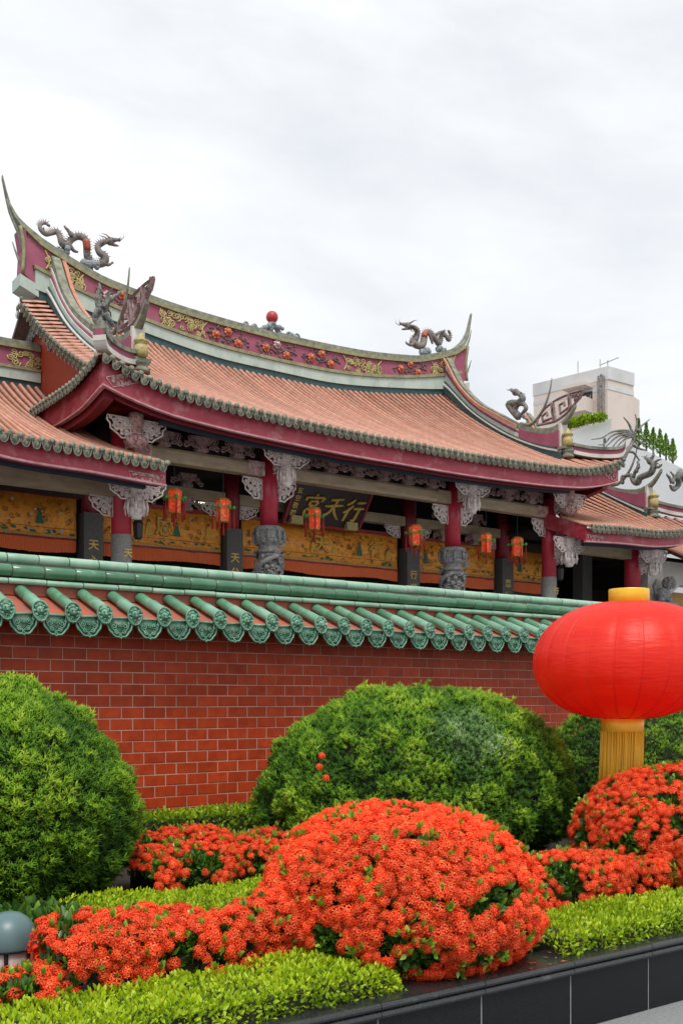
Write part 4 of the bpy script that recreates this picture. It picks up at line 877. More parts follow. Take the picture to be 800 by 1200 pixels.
# ================================================================== roof statues
def statue(name, label, cat, body, conv, rad, m, legs=(), horns=(), spikes=True, base=(), grp=None, belly=None, head=True):
    """body: pixel path from tail to head, turned into points on the plane the statue stands in"""
    pts = smooth_path([conv(*p) for p in body], 4); n = len(pts); lo = min(pts, key=lambda p: p[2])
    root = thing(name, label, cat, (lo[0], lo[1], lo[2]), grp)
    rr = [rad*(.25+.95*math.sin(PI*min(1, (k/n)*.62+.06)))*(1.0 if k < n*.82 else 1-.35*(k/n-.82)/.18) for k in range(n)]
    pts = [(p[0], p[1]+.05*math.sin(k*.35), p[2]) for k, p in enumerate(pts)]
    b = MB(); b.tube(pts, rr, 8)
    b.build('body', M[m], root, True)
    if spikes:
        sp = MB(); cen = Vector(np.mean(np.array(pts), 0))
        for k in range(3, n-2, 1):
            p = Vector(pts[k]); t = (Vector(pts[k+1])-Vector(pts[k-1])).normalized(); nr = Vector((-t.z, 0, t.x))
            if nr.z < -.2 and k < n*.9: nr = -nr
            q = p+nr*(rr[k]*1.0); sp.tube([p+nr*rr[k]*.6, q+nr*rad*.95+t*-rad*.4], [rad*.22, rad*.03], 4)
        o_ = sp.build('dorsal_fins', M[m], root); o_['kind'] = 'stuff'
    if head:
        p = Vector(pts[-1]); t = (Vector(pts[-1])-Vector(pts[-4])).normalized(); up = Vector((-t.z, 0, t.x)); up = up if up.z > 0 else -up
        h = MB(); r = rad*1.25; h.ball(p, r, 8, 6)
        h.tube([p+up*r*.3, p+t*r*1.6+up*r*.45, p+t*r*2.7+up*r*.5], [r*.85, r*.5, r*.28], 6); h.tube([p-up*r*.4, p+t*r*1.3-up*r*1.0, p+t*r*2.1-up*r*1.15], [r*.6, r*.34, r*.16], 6)
        h.ball(p+t*r*2.6+up*r*.75, r*.28, 6, 4)
        for sy in (-1, 1):
            h.tube([p+up*r*.6+Vector((0,sy*r*.4,0)), p+up*r*1.5-t*r*.9+Vector((0,sy*r*.7,0)), p+up*r*2.0-t*r*2.2+Vector((0,sy*r*.8,0))], [r*.26,r*.16,r*.05], 5)
            h.tube([p+t*r*2.4+Vector((0,sy*r*.3,0)), p+t*r*3.4+up*r*.9+Vector((0,sy*r*.8,0)), p+t*r*3.2+up*r*2.0+Vector((0,sy*r*.9,0))], [r*.12,r*.08,r*.03], 4)
            for k in range(3): h.tube([p-t*r*.3*k+Vector((0,sy*r*.7,0)), p-t*r*(1.2+.5*k)-up*r*(.2+.5*k)+Vector((0,sy*r*1.2,0))], [r*.3,r*.05], 4)
        h.build('head', M[m], root, True)
    for lg in legs:
        L_ = smooth_path([conv(*p) for p in lg], 3); q = MB(); q.tube([(p[0], p[1]-.06, p[2]) for p in L_], list(np.linspace(rad*.75, rad*.35, len(L_))), 6)
        e = Vector(L_[-1]); e.y -= .06; t = (e-Vector(L_[-2])).normalized()
        for k in (-1, 0, 1): dv = Vector((t.x*math.cos(k*.8)-t.z*math.sin(k*.8), -.2, t.x*math.sin(k*.8)+t.z*math.cos(k*.8))); q.tube([e, e+dv*rad*1.4], [rad*.3, rad*.06], 4)
        q.build('leg', M[m], root, True)
    for hn in horns:
        L_ = smooth_path([conv(*p) for p in hn], 4); MB().tube(L_, [rad*.75*(1-.8*k/len(L_)) for k in range(len(L_))], 5).build('plume', M[m], root, True)
    for (bx, by, br) in base:
        c = conv(bx, by); rk = MB(); rg = random.Random(int(bx))
        for k in range(9): rk.ball((c[0]+rg.uniform(-br,br), c[1]+rg.uniform(-.12,.12), c[2]+rg.uniform(-.3,.5)*br), br*rg.uniform(.35,.6), 7, 5)
        rk.build('rock_base', M['bluemos'], root)
    if belly: k = int(n*belly); MB().tube([(p[0], p[1]-.03, p[2]) for p in pts[k-2:k+3]], [rr[k]*1.01,rr[k]*1.03,rr[k]*1.03,rr[k]*1.03,rr[k]*1.01], 8).build('orange_scales', M['dragono'], root, True)
    return root
c5 = lambda ox, oy, sc: (lambda x, y: (ox+x/sc, oy+y/sc))
def conv_y(f_, Y): return lambda x, y: at(*f_(x, y), Y)
cv1 = conv_y(c5(0, 200, 5), RY)
statue('ridge_dragon', 'coiling dragon with orange scales on the ridge beside the tall swallowtail', 'statue',
       [(290,322),(268,300),(240,312),(232,345),(262,372),(305,360),(338,352),(350,390),(358,432),(392,434),(420,400),(455,382),(492,402),(505,450),(517,512),(555,542),(605,540),(612,508),(585,480),(577,440),(602,416),(640,418)],
       cv1, .078, 'dragon', [[(415,385),(395,355),(375,335)],[(400,435),(425,470),(445,480)],[(600,545),(630,555),(650,545)]], base=((355,465,.16),(520,560,.18)), belly=.60, grp='dragons on the roof ridge')
cv2 = conv_y(c5(450, 360, 6.667), RY)
statue('ridge_dragon', 'rearing dragon with open jaws on the ridge, facing the red pearl from beyond', 'statue',
       [(500,180),(522,205),(515,250),(490,255),(472,220),(452,215),(445,262),(420,285),(390,250),(352,195),(322,208),(312,265),(288,305),(250,300),(225,268),(255,238),(256,190),(225,160),(190,148)],
       cv2, .085, 'dragon', [[(225,280),(200,300),(165,285)],[(390,225),(420,200),(455,190)],[(340,200),(360,260),(365,285)]], base=((310,355,.2),(440,335,.17)), belly=.55, grp='dragons on the roof ridge')
# fire pearl
pr = thing('fire_pearl', 'red pearl on a blue grey mosaic cloud base at the middle of the ridge', 'ornament', (XC, RY, TOP(0)))
MB().ball((XC, RY, 12.28), .17, 18, 12).build('pearl', M['ball'], pr, True)
b = MB(); rg = random.Random(2)
for k in range(26):
    u = rg.uniform(-.75,.75); h = .30*max(0, 1-abs(u)/.75)**.8+.05; b.ball((XC+u, RY+rg.uniform(-.1,.1), TOP(abs(u))+rg.uniform(0,h)), rg.uniform(.05,.085), 7, 5)
for u in (-.82,-.55,.55,.82):
    b.tube(spiral((XC+u, RY, TOP(abs(u))+.12), .10, 1.2, -1, n=9, sgn=1 if u > 0 else -1), .035, 5); b.ball((XC+u, RY, TOP(abs(u))+.02), .07, 6, 4)
b.tube([(XC-.3,RY,TOP(.3)+.05),(XC,RY,TOP(0)+.38),(XC+.3,RY,TOP(.3)+.05)], [.06,.10,.06], 6)
b.build('cloud_base', M['bluemos'], pr, True)
# dragons standing on the descending ridges
cr = conv_y(c5(590, 440, 4.706), 21.05)
def conv_x(f_, X): return lambda x, y: atX(*f_(x, y), X)
cr = conv_x(c5(590, 440, 4.706), XC+6.28)
statue('roof_dragon', 'small rearing green mosaic dragon on the roof shoulder before the pink building', 'statue', [(130,240),(105,215),(125,185),(105,160),(75,160),(65,190),(85,215),(75,230),(45,200),(30,165),(45,150),(80,150),(98,130),(85,105),(70,90)], cr, .085, 'dragong', [[(60,190),(35,165),(20,155)]], grp='dragons on the descending ridges')
cl_ = conv_x(c5(90, 320, 6.154), XC-6.28)
statue('roof_dragon', 'small mosaic dragon on the roof shoulder below the tall swallowtail', 'statue', [(200,470),(170,430),(200,390),(185,340),(160,350),(150,310),(185,290),(190,250)], cl_, .10, 'dragong', [[(170,330),(145,300),(140,280)]], grp='dragons on the descending ridges')
# phoenixes on the hall corners
cp_ = conv_y(c5(680, 470, 6.667), 18.55)
statue('corner_phoenix', 'mosaic phoenix with long sweeping tail plumes on the roof corner before the white building', 'statue',
       [(420,235),(425,290),(400,345),(350,390),(330,440),(300,470)], cp_, .06, 'dragong', [[(420,300),(460,330),(500,325)],[(400,350),(450,375),(490,385)],[(350,400),(400,405),(440,460)]],
       [[(415,245),(340,228),(250,240),(170,285),(85,300)],[(410,250),(320,245),(240,275),(185,335),(140,340)],[(410,258),(330,260),(270,290),(215,340),(175,375)],[(410,265),(345,275),(290,310),(240,375)],[(410,275),(360,290),(310,330),(270,375)],
        [(400,240),(375,175),(335,125)],[(430,235),(440,165),(425,100)],[(450,235),(480,190),(540,142)],[(190,290),(185,340),(180,370)]], spikes=False, grp='phoenixes on the roof corners', head=False)
cq_ = conv_y(c5(90, 320, 6.154), 18.5)
statue('corner_phoenix', 'mosaic phoenix with raised dark plume on the roof corner beside the fretwork', 'statue',
       [(165,245),(185,300),(180,370),(200,440),(190,510),(200,590)], cq_, .10, 'dragong', [[(190,300),(225,340),(250,380)],[(195,400),(150,420),(140,460)],[(195,450),(240,470),(260,500)]],
       [[(165,250),(150,180),(165,110),(160,70)],[(185,245),(240,190),(320,135)],[(165,260),(140,280),(135,320)],[(195,480),(230,500),(235,560)],[(190,520),(160,550),(165,600)]], spikes=False, grp='phoenixes on the roof corners', head=False)
# wing ridge statues
cw_ = conv_x(c5(680, 470, 6.667), XC+9.97)
statue('roof_dragon', 'mosaic warrior group with curling plumes on the lower roof shoulder before the white building', 'statue',
       [(330,650),(350,590),(395,580),(405,630),(440,640),(470,600),(510,580),(545,560),(560,500),(545,470)], cw_, .085, 'dragong', [[(420,560),(440,500),(430,480)],[(550,500),(590,520),(620,500)],[(400,600),(420,540),(450,520)]],
       [[(545,460),(570,420),(560,375)],[(580,520),(590,470),(630,455)],[(330,640),(320,600),(330,575)]], spikes=True, grp='dragons on the descending ridges')
statue('corner_phoenix', 'curling mosaic dragon on the lowest roof corner by the white wall', 'statue', [(700,660),(740,690),(770,650),(750,600),(770,570),(810,580),(830,640)], conv_y(c5(680, 470, 6.667), 18.6), .085, 'dragong', [[(700,640),(680,600),(660,580)]],
       [[(720,640),(730,590),(700,550)]], spikes=True, grp='phoenixes on the roof corners', head=False)
# ================================================================== white gateway beside the far side hall
gx = XC+11.15
gt = thing('white_gateway', 'white plastered gateway pier with a grey stone lion console and small tiled eave', 'gate', (gx, 20.2, 0))
MB().box(gx-.45, gx+.35, 20.0, 20.5, 0, 6.1).build('pier', M['white'], gt)
MB().prism([(gx+.35,20.05,4.2),(gx+.35,20.05,5.9),(gx+2.6,20.05,5.9),(gx+2.6,20.05,5.2),(gx+1.2,20.05,5.2),(gx+.75,20.05,4.9)], (0,.4,0)).build('arch_wall', M['white'], gt)
b = MB(); b.box(gx-.30, gx+.30, 19.6, 19.98, 3.0, 4.45); b.box(gx-.38, gx+.38, 19.52, 19.99, 4.45, 4.56); b.build('console', M['stone'], gt)
b = MB(); b.ball((gx-.05,19.75,4.8), .26, 10, 8, (1.1,.8,.9)); b.ball((gx+.1,19.68,5.15), .2, 10, 8)
rg = random.Random(6)
for k in range(26): a = rg.uniform(0,6.28); e = rg.uniform(-1,1); b.ball((gx+.1+.19*math.cos(a)*math.cos(e), 19.68-.19*abs(math.sin(a))*math.cos(e), 5.15+.19*math.sin(e)), .055, 6, 4)
for sx in (-.25,.15): b.tube([(gx+sx,19.72,4.75),(gx+sx-.05,19.62,4.62),(gx+sx-.02,19.58,4.57)], [.11,.09,.08], 7)
b.tube([(gx-.3,19.8,4.8),(gx-.42,19.8,5.05),(gx-.3,19.8,5.25)], [.07,.06,.03], 6); b.build('stone_lion', M['stone'], gt, True)
er = MB(); er.prism([(gx+.2,18.9,5.75),(gx+.2,20.4,6.5),(gx+.2,20.4,6.42),(gx+.2,18.9,5.67)], (6,0,0)); eo = er.build('eave', M['terrabed'], gt)
for k in range(20): tile_row([(gx+.3+k*.28, 18.88, 5.77), (gx+.3+k*.28, 20.4, 6.53)], .075).build('tile_row', M['terra'], eo, True)
MB().box(gx-.1, gx+9, 22.5, 22.6, 0, 5.2).build('rear_wall', M['interior'], gt); MB().box(gx+.9, gx+6, 20.9, 21.0, 4.6, 5.1).build('sign_band', M['silktrim'], gt)
MB().box(gx+.2, gx+6.2, 20.4, 24, 6.0, 6.1).build('ceiling', M['interior'], gt)
# ================================================================== far buildings
def wall_poly(pts, m, name, par, thick=(0,0,0)): return MB().prism(pts, thick).build(name, M[m], par)
D0 = 60.0
def col(x, D): t = (x-400)/F_PX; return Vector((D*(CA+t*SA), D*(SA-t*CA), 0))
def H(y, D): return EYE+D*(HOR-y)/F_PX
A_, B_, C_ = col(625, 63.4), col(712, D0), col(742, 61.3); E_ = A_+(C_-B_)*1.0
zt = H(429, D0); tw = thing('pink_building', 'pale pink concrete building with balcony, drainpipes and rooftop aerials behind the roofs', 'building', tuple((A_+C_)/2))
def up(v, z): return (v.x, v.y, z)
MB().loft([[up(v, z) for v in (B_, C_, E_, A_)] for z in (0, zt-.75)]).build('wall', M['bpink'], tw)
out = lambda k: [v+(v-(A_+C_)/2).normalized()*k for v in (B_, C_, E_, A_)]
MB().loft([[up(v, z) for v in out(.06)] for z in (zt-.75, zt)]).build('parapet', M['bgrey'], tw)
MB().loft([[up(v, z) for v in out(.03)] for z in (zt-1.35, zt-1.1)]).build('string_course', M['bgrey'], tw)
nL = (A_-B_).normalized(); oL = Vector((nL.y, -nL.x, 0)); oL = oL if oL.dot(-B_) > 0 else -oL
def on_left(x, y):      # pixel -> point on the left face
    lo, hi = 0.0, 1.0
    for _ in range(30):
        m_ = (lo+hi)/2; p = B_.lerp(A_, m_)
        if pix((p.x,p.y,1))[0][0] > x: lo = m_
        else: hi = m_
    p = B_.lerp(A_, lo); D = CA*p.x+SA*p.y; return Vector((p.x, p.y, H(y, D)))
def slab(x0, x1, y0, y1, d0, d1, m, name, par=tw):
    a, b_ = on_left(x0, y0), on_left(x1, y0); za, zb = on_left(x0, y1).z, a.z
    P = [a+oL*d0, b_+oL*d0, b_+oL*d1, a+oL*d1]; return MB().loft([[up(v, z) for v in P] for z in (za, zb)]).build(name, M[m], par)
slab(672, 694, 463, 478, -.0, .02, 'glass', 'window'); bal = slab(668, 695, 474, 490, .03, 1.0, 'bpink', 'balcony'); slab(667, 695, 457, 461, .01, 1.0, 'bpink', 'canopy')
for k in range(5): slab(671+k*5.2, 672+k*5.2, 463, 475, .06, .12, 'pipe', 'window_bar')
for x in (702, 707.5): p = on_left(x, 435); MB().tube([up(p+oL*.12, 2), up(p+oL*.12, p.z-.3)], .09 if x > 705 else .06, 6).build('drainpipe', M['pipe'], tw)
for k in range(5): q = on_left(705, 440+k*12); MB().ball(up(q+oL*.1, q.z), .11, 6, 4, (1,.6,.8)).build('pipe_joint', M['pipe'], tw)
for x, y0, y1 in ((671, 439, 417), (697, 433, 421)):
    p = on_left(x, y0); MB().tube([up(p-oL*.6, zt-.3), up(p-oL*.6, H(y1, 61))], .045, 5).build('aerial', M['bgrey'], tw)
p = on_left(708, 431); MB().tube([up(p-oL*.4, zt-.2), up(p-oL*.4, zt+.5)], .03, 4).build('aerial', M['pipe'], tw); MB().tube([up(p-oL*.4+nL*.5, zt+.32), up(p-oL*.4-nL*.7, zt+.5)], .025, 4).build('aerial_arm', M['pipe'], tw)
E2 = col(749, 62.2); MB().loft([[up(v, z) for v in (C_+Vector((.05,.05,0)), E2, E2+Vector((2,4,0)), C_+Vector((1.5,4,0)))] for z in (0, H(465, 61.5))]).build('annex', M['bpink'], tw)
# white lower building with roof planting
D1, D2 = 46.0, 40.0
P0, P1, P2, P3 = col(650, 50.0), col(716, 46.5), col(800, 41.0), col(900, 37.0)
wb = thing('white_building', 'white tiled building with planted roof terrace behind the temple roofs', 'building', tuple((P1+P2)/2))
back = Vector((6, 10, 0))
MB().loft([[up(v, z) for v in (P0, P1, P1+back, P0+back)] for z in (0, H(500, 48.0))]).build('wall', M['bwhite'], wb)
MB().loft([[up(v, zz) for v, zz in zip((P1, P2, P2+back, P1+back), q)] for q in ((0,0,0,0), (H(508,46.5), H(549,41.0), H(549,41.0), H(508,46.5)))]).build('stepped_wall', M['bwhite'], wb)
MB().loft([[up(v, z) for v in (P2, P3, P3+back, P2+back)] for z in (0, H(548, 41.0)-.3)]).build('corner_block', M['bgrey'], wb)
for x0, x1, y0, y1 in ((744,752,546,562),(755,762,548,564),(767,774,551,566)):
    a, b_ = col(x0, 44.6), col(x1, 44.0); MB().loft([[up(v, z) for v in (a, b_, b_+Vector((.1,.2,0)), a+Vector((.1,.2,0)))] for z in (H(y1,44.4), H(y0,44.4))]).build('window', M['glass'], wb)
def shrubmass(name, label, cat, pts, size, n, seed, m, grp=None):
    rng = np.random.default_rng(seed); P = np.concatenate([np.array(c)+unit_(rng.normal(size=(n//len(pts),3)))*np.array(r)*rng.uniform(.55,1,(n//len(pts),1))**.5 for c, r in pts])
    c0 = np.array([pts[0][0][0], pts[0][0][1], P[:,2].min()]); t = thing(name, label, cat, tuple(c0), grp)
    N = unit_(rng.normal(size=(len(P),3))+np.array([0,0,.8])); lv = np.array([[0,0,0],[.35,0,.5],[0,0,1],[-.35,0,.5]]); lf_ = np.array([[0,1,2,3]])
    s = rng.uniform(.6,1.2,len(P))*size; ref = unit_(rng.normal(size=(len(P),3))); A = unit_(np.cross(N, ref)); 
    V = P[:,None,:]+s[:,None,None]*(lv[None,:,0:1]*A[:,None,:]+lv[None,:,2:3]*N[:,None,:]); Fc = lf_[None]+(np.arange(len(P))*4)[:,None,None]
    o = place('foliage', np_mesh('foliage', V.reshape(-1,3)-c0, Fc.reshape(-1,4), m, np.repeat(np.clip(.5+rng.normal(size=len(P))*.2,0,1), 4)), t, tuple(c0)); o['kind'] = 'stuff'
    return t
def unit_(a): return a/np.maximum(np.linalg.norm(a, axis=1, keepdims=True), 1e-9)
tp = [((*col(x, 48.2-.05*(x-665))[:2], H(y, 48)), (.30,.3,.20)) for x, y in ((661,498),(667,497),(673,496),(679,498),(685,497),(691,499),(697,500),(703,501))]
shrubmass('terrace_hedge', 'lime green bushes on the white terrace below the pink building', 'hedge', tp, .12, 3200, 5, M['hedge'])
for k, (x, y, h) in enumerate(((748,507,22),(757,510,20),(765,513,18),(773,517,20),(780,520,18),(788,526,18))):
    D = 44.5-.03*(x-745); c = col(x, D); zb = H(y+12, D); hh = h*D/F_PX*1.25
    cn = [((c.x, c.y, zb+hh*q), (r_, r_, hh*.22)) for q, r_ in ((.1,.19),(.35,.17),(.6,.12),(.85,.05))]
    t = shrubmass('conifer', 'small potted conifer in the row along the white terrace edge', 'tree', cn, .055, 1800, 60+k, M['jun'], 'conifers along the white terrace edge')
    MB().tube([(c.x,c.y,zb-.5),(c.x,c.y,zb+hh*.9)], [.05,.02], 5).build('trunk', M['bark'], t)
# ================================================================== the big festive lantern
lx, ly, _z = atD(733, 820, 7.6)
lan = thing('festive_lantern', 'big round red fabric lantern with gold collar and tassel, standing on a pole', 'lantern', (lx, ly, .28))
s_ = 7.6/F_PX; zc = EYE+(HOR-774)*s_; R, HH = 107*s_, 69*s_
NG = 22; b = MB(); nv, nu = 28, NG*6
tiltv = 0.07
def lanp(phi, th):
    gore = abs(math.sin(phi*NG/2)); rr = R*(math.sin(th)**.80)*(.988+.016*gore**.6); z = -HH*math.copysign(abs(math.cos(th))**.98, math.cos(th))
    return (lx+rr*math.cos(phi)+z*tiltv, ly+rr*math.sin(phi), zc+z)
t0 = math.asin(min(1, 23*s_/R))*.93
b.loft([[lanp(2*PI*k/nu, t0+(PI-2*t0)*i/nv) for k in range(nu)] for i in range(nv+1)], True, False)
bd = b.build('lantern_body', M['silkred'], lan, True)
for g_ in range(NG):
    MB().tube([tuple(np.array(lanp(2*PI*g_/NG, t0+(PI-2*t0)*i/nv))) for i in range(nv+1)], .0035, 4).build('seam', M['seam'], bd)
ct = lx+HH*tiltv*.98; cb = lx-HH*tiltv*.98
MB().lathe([(22.6*s_, 0), (23.2*s_, .004), (23.4*s_, 17*s_), (23*s_, 18*s_), (21*s_, 18*s_), (21*s_, 2*s_)], (ct+.005, ly, zc+65.5*s_), 32).build('gold_collar', M['foil'], lan, True)
MB().lathe([(24*s_, 0), (24.6*s_, -.004), (24.6*s_, -14*s_), (24*s_, -15*s_)], (cb-.01, ly, zc-68.5*s_), 32).build('gold_band', M['foil'], lan, True)
tz = zc-83*s_; b = MB()
for k in range(430):
    a = random.uniform(0, 2*PI); q = random.uniform(.86, 1.0)*24.3*s_; L_ = random.uniform(74, 82)*s_
    x0, y0 = cb-.01+q*math.cos(a), ly+q*math.sin(a); dx = random.uniform(-.012,.012)-.02
    b.tube([(x0, y0, tz), (x0+dx*.5, y0, tz-L_*.5), (x0+dx, y0+random.uniform(-.01,.01), tz-L_)], .0052, 4)
b.build('tassel', M['tassel'], lan, True)
MB().lathe([(21.3*s_, 0), (21.3*s_, -72*s_)], (cb-.015, ly, tz), 20).build('tassel_core', M['tassel'], lan, True)
MB().lathe([(.03, 0), (.03, zc-.28)], (cb, ly, .28), 10).build('pole', M['black'], lan, True)
MB().lathe([(.16, 0), (.16, .03), (.04, .04)], (cb, ly, .27), 16).build('pole_base', M['black'], lan, True)

# ================================================================== bollard lamp
bx_, by_, _ = at(10, 1090, 4.6); bs = 4.6/1.002/F_PX
bol = thing('bollard_lamp', 'short garden bollard lamp with grey teal dome and frosted panes', 'lamp', (bx_, by_, .28))
zr = EYE+(HOR-1108)*bs; r0 = 32.5*bs
MB().lathe([(r0*.9, -.006), (r0*.98, -.012), (r0, 0), (r0*1.0, .02), (r0*.965, .055), (r0*.86, .092), (r0*.68, .122), (r0*.42, .143), (r0*.2, .15), (.002, .152)], (bx_, by_, zr), 40).build('dome_cap', M['bollard'], bol, True)
ph = .12
for k in range(6):
    a0, a1 = 2*PI*k/6+ph+.09, 2*PI*(k+1)/6+ph-.09
    rr = r0*.84; arc = [a0+(a1-a0)*i/5 for i in range(6)]
    MB().loft([[(bx_+rr*math.cos(a), by_+rr*math.sin(a), z) for a in arc]+[(bx_+(rr-.006)*math.cos(a), by_+(rr-.006)*math.sin(a), z) for a in arc[::-1]] for z in (zr-.14, zr-.012)]).build('glass_pane', M['frost'], bol, True)
    a = 2*PI*k/6+ph; MB().tube([(bx_+rr*math.cos(a), by_+rr*math.sin(a), zr-.14), (bx_+rr*math.cos(a), by_+rr*math.sin(a), zr-.008)], .008, 6).build('strut', M['black'], bol)
MB().lathe([(r0*.9, 0), (r0*.92, zr-.14-.28), (r0*.75, zr-.135-.28)], (bx_, by_, .28), 28).build('post', M['bollard'], bol, True)

# ================================================================== planting
def unit(a): return a/np.maximum(np.linalg.norm(a, axis=1, keepdims=True), 1e-9)
def frames(n, spin):
    ref = np.where(np.abs(n[:,2:3]) < .9, np.array([[0,0,1.]]), np.array([[1.,0,0]]))
    a = unit(np.cross(n, ref)); b = np.cross(n, a); c, s = np.cos(spin)[:,None], np.sin(spin)[:,None]
    return a*c+b*s, -a*s+b*c
def instance(T, Tf, P, N, S, spin, tint0=None, Tt=None):
    """copy template T (k,3) (z along N) to every P; returns V, F, tint"""
    A, B = frames(N, spin); k = len(T)
    V = P[:,None,:]+S[:,None,None]*(T[None,:,0:1]*A[:,None,:]+T[None,:,1:2]*B[:,None,:]+T[None,:,2:3]*N[:,None,:])
    Fc = Tf[None,:,:]+(np.arange(len(P))*k)[:,None,None]
    t = None
    if tint0 is not None: t = np.clip(tint0[:,None]+(Tt[None,:] if Tt is not None else 0), 0, 1).ravel()
    return V.reshape(-1,3), Fc.reshape(-1, Tf.shape[1]), t
def sprig_template(seed, nb=7):
    r = np.random.default_rng(seed); v = []; f = []; t = []
    def shoot(p, d, L, w):
        d = d/np.linalg.norm(d); a = np.cross(d, [.3,.8,.5]); a /= np.linalg.norm(a); b = np.cross(d, a); o = len(v)
        for k in range(3):
            v.append(p+d*L*.25+w*1.15*(a*math.cos(k*2.094)+b*math.sin(k*2.094))); t.append(-.16+p[2]*.45)
        v.append(p+d*L); t.append(.34)
        for k in range(3): f.append((o+k, o+(k+1)%3, o+3))
    shoot(np.zeros(3), np.array([0,0,1.]), 1.0, .075)
    for i in range(nb):
        h = r.uniform(.1,.65); a = i*2.4+r.uniform(-.4,.4); q = r.uniform(.55,1.0)
        shoot(np.array([0,0,h]), np.array([math.cos(a)*q, math.sin(a)*q, .95]), r.uniform(.38,.6)*(1.15-h*.5), .062)
    return np.array(v), np.array(f), np.array(t)
SPR = [sprig_template(i, 6) for i in range(4)]
CAMP = np.array([0,0,EYE])
def dome_points(n, c, r, up, dn, rng, zmin=-.8, ex=2.0, facing=None):
    u = unit(rng.normal(size=(n*3, 3))); u = u[u[:,2] > zmin][:n*2]
    rad = np.where(u[:,2] > 0, up, dn)
    # superellipsoid
    q = (np.abs(u[:,0])**ex+np.abs(u[:,1])**ex+np.abs(u[:,2])**ex)**(-1/ex); w = u*q[:,None]
    P = np.array(c)+w*np.stack([np.full(len(u), r[0]), np.full(len(u), r[1]), rad], 1)
    N = unit(np.sign(w)*np.abs(w)**(ex-1)/np.stack([np.full(len(u), r[0]), np.full(len(u), r[1]), rad], 1))
    if facing is not None:
        d = ((CAMP-P)*N).sum(1)/np.linalg.norm(CAMP-P, axis=1); keep = (d > facing) | (rng.random(len(d)) < .25)
        P, N = P[keep], N[keep]
    return P[:n], N[:n]
def clumps(P, N, rng, nc, rad, amp):
    """push the surface out around random clump centres so that crevices stay dark"""
    idx = rng.choice(len(P), nc, replace=False); Cn = P[idx]; hgt = rng.uniform(.4, 1, nc); best = np.zeros(len(P))
    for i in range(0, len(P), 4000):
        d = np.linalg.norm(P[i:i+4000,None,:]-Cn[None], axis=2)
        best[i:i+4000] = (np.clip(1-(d/rad)**2, 0, 1)*hgt).max(1)
    return best
def juniper(label, c, r, up, dn, n, seed, pale=None, ex=2.0, L=(.045,.085), grp='clipped junipers along the garden wall'):
    rng = np.random.default_rng(seed)
    root = thing('juniper_bush', label, 'bush', (c[0], c[1], .28), grp)
    P, N = dome_points(n, c, r, up, dn, rng, -.75, ex, -.25); b = clumps(P, N, rng, max(60, n//95), .105, 1)
    b2 = clumps(P, N, rng, max(16, n//1400), .36, 1)
    n = len(P)
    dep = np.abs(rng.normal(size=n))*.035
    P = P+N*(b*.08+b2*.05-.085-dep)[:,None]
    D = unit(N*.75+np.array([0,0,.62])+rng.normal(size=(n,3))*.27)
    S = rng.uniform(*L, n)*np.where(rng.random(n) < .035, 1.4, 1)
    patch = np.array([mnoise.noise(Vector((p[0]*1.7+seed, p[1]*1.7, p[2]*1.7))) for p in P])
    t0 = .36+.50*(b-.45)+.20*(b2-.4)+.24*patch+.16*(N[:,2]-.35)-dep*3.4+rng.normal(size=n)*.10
    grp_ = np.zeros(n, bool)
    if pale is not None:
        for (pc, pr) in pale: grp_ |= np.linalg.norm(P-np.array(pc), axis=1) < pr*(1+rng.normal(size=n)*.25)
    for nm, sel, m in (('foliage', ~grp_, M['jun']), ('blue_green_foliage', grp_, M['junp'])):
        if sel.sum() == 0: continue
        Vs, Fs, Ts, o = [], [], [], 0; ii = np.where(sel)[0]
        for k in range(4):
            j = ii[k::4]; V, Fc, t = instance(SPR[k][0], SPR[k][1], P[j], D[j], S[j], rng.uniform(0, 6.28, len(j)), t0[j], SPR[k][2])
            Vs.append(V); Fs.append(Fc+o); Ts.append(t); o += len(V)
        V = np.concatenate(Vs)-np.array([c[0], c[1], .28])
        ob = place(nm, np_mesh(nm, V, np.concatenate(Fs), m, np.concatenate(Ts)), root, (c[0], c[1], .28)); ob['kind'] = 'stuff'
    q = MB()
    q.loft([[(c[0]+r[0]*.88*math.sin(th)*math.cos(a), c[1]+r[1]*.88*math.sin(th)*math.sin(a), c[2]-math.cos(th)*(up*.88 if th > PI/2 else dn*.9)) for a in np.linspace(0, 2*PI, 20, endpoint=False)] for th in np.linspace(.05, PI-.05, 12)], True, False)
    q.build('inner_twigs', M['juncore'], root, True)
    MB().tube([(c[0],c[1],.25),(c[0]+.02,c[1],.6)], [.07,.05], 8).build('trunk', M['bark'], root, True)
    return root
juniper('dense green clipped juniper dome beside the bollard lamp', (1.80, 6.42, .84), (1.00,1.00), .92, .66, 26000, 3, ex=2.0)
juniper('wide rounded clipped juniper mound behind the flowering dome with pale bluish patches', (5.16, 6.2, .78), (1.29, 1.08), .92, .52, 28000, 4,
        [(at(545,868,5.45),.26),(at(470,880,5.3),.10),(at(395,915,5.35),.16),(at(330,905,5.8),.14),(at(600,905,5.6),.12)], ex=2.2)
juniper('dark clipped juniper behind the big red lantern', (8.5, 6.45, .78), (1.28, 1.05), .92, .52, 14000, 5, ex=2.2)

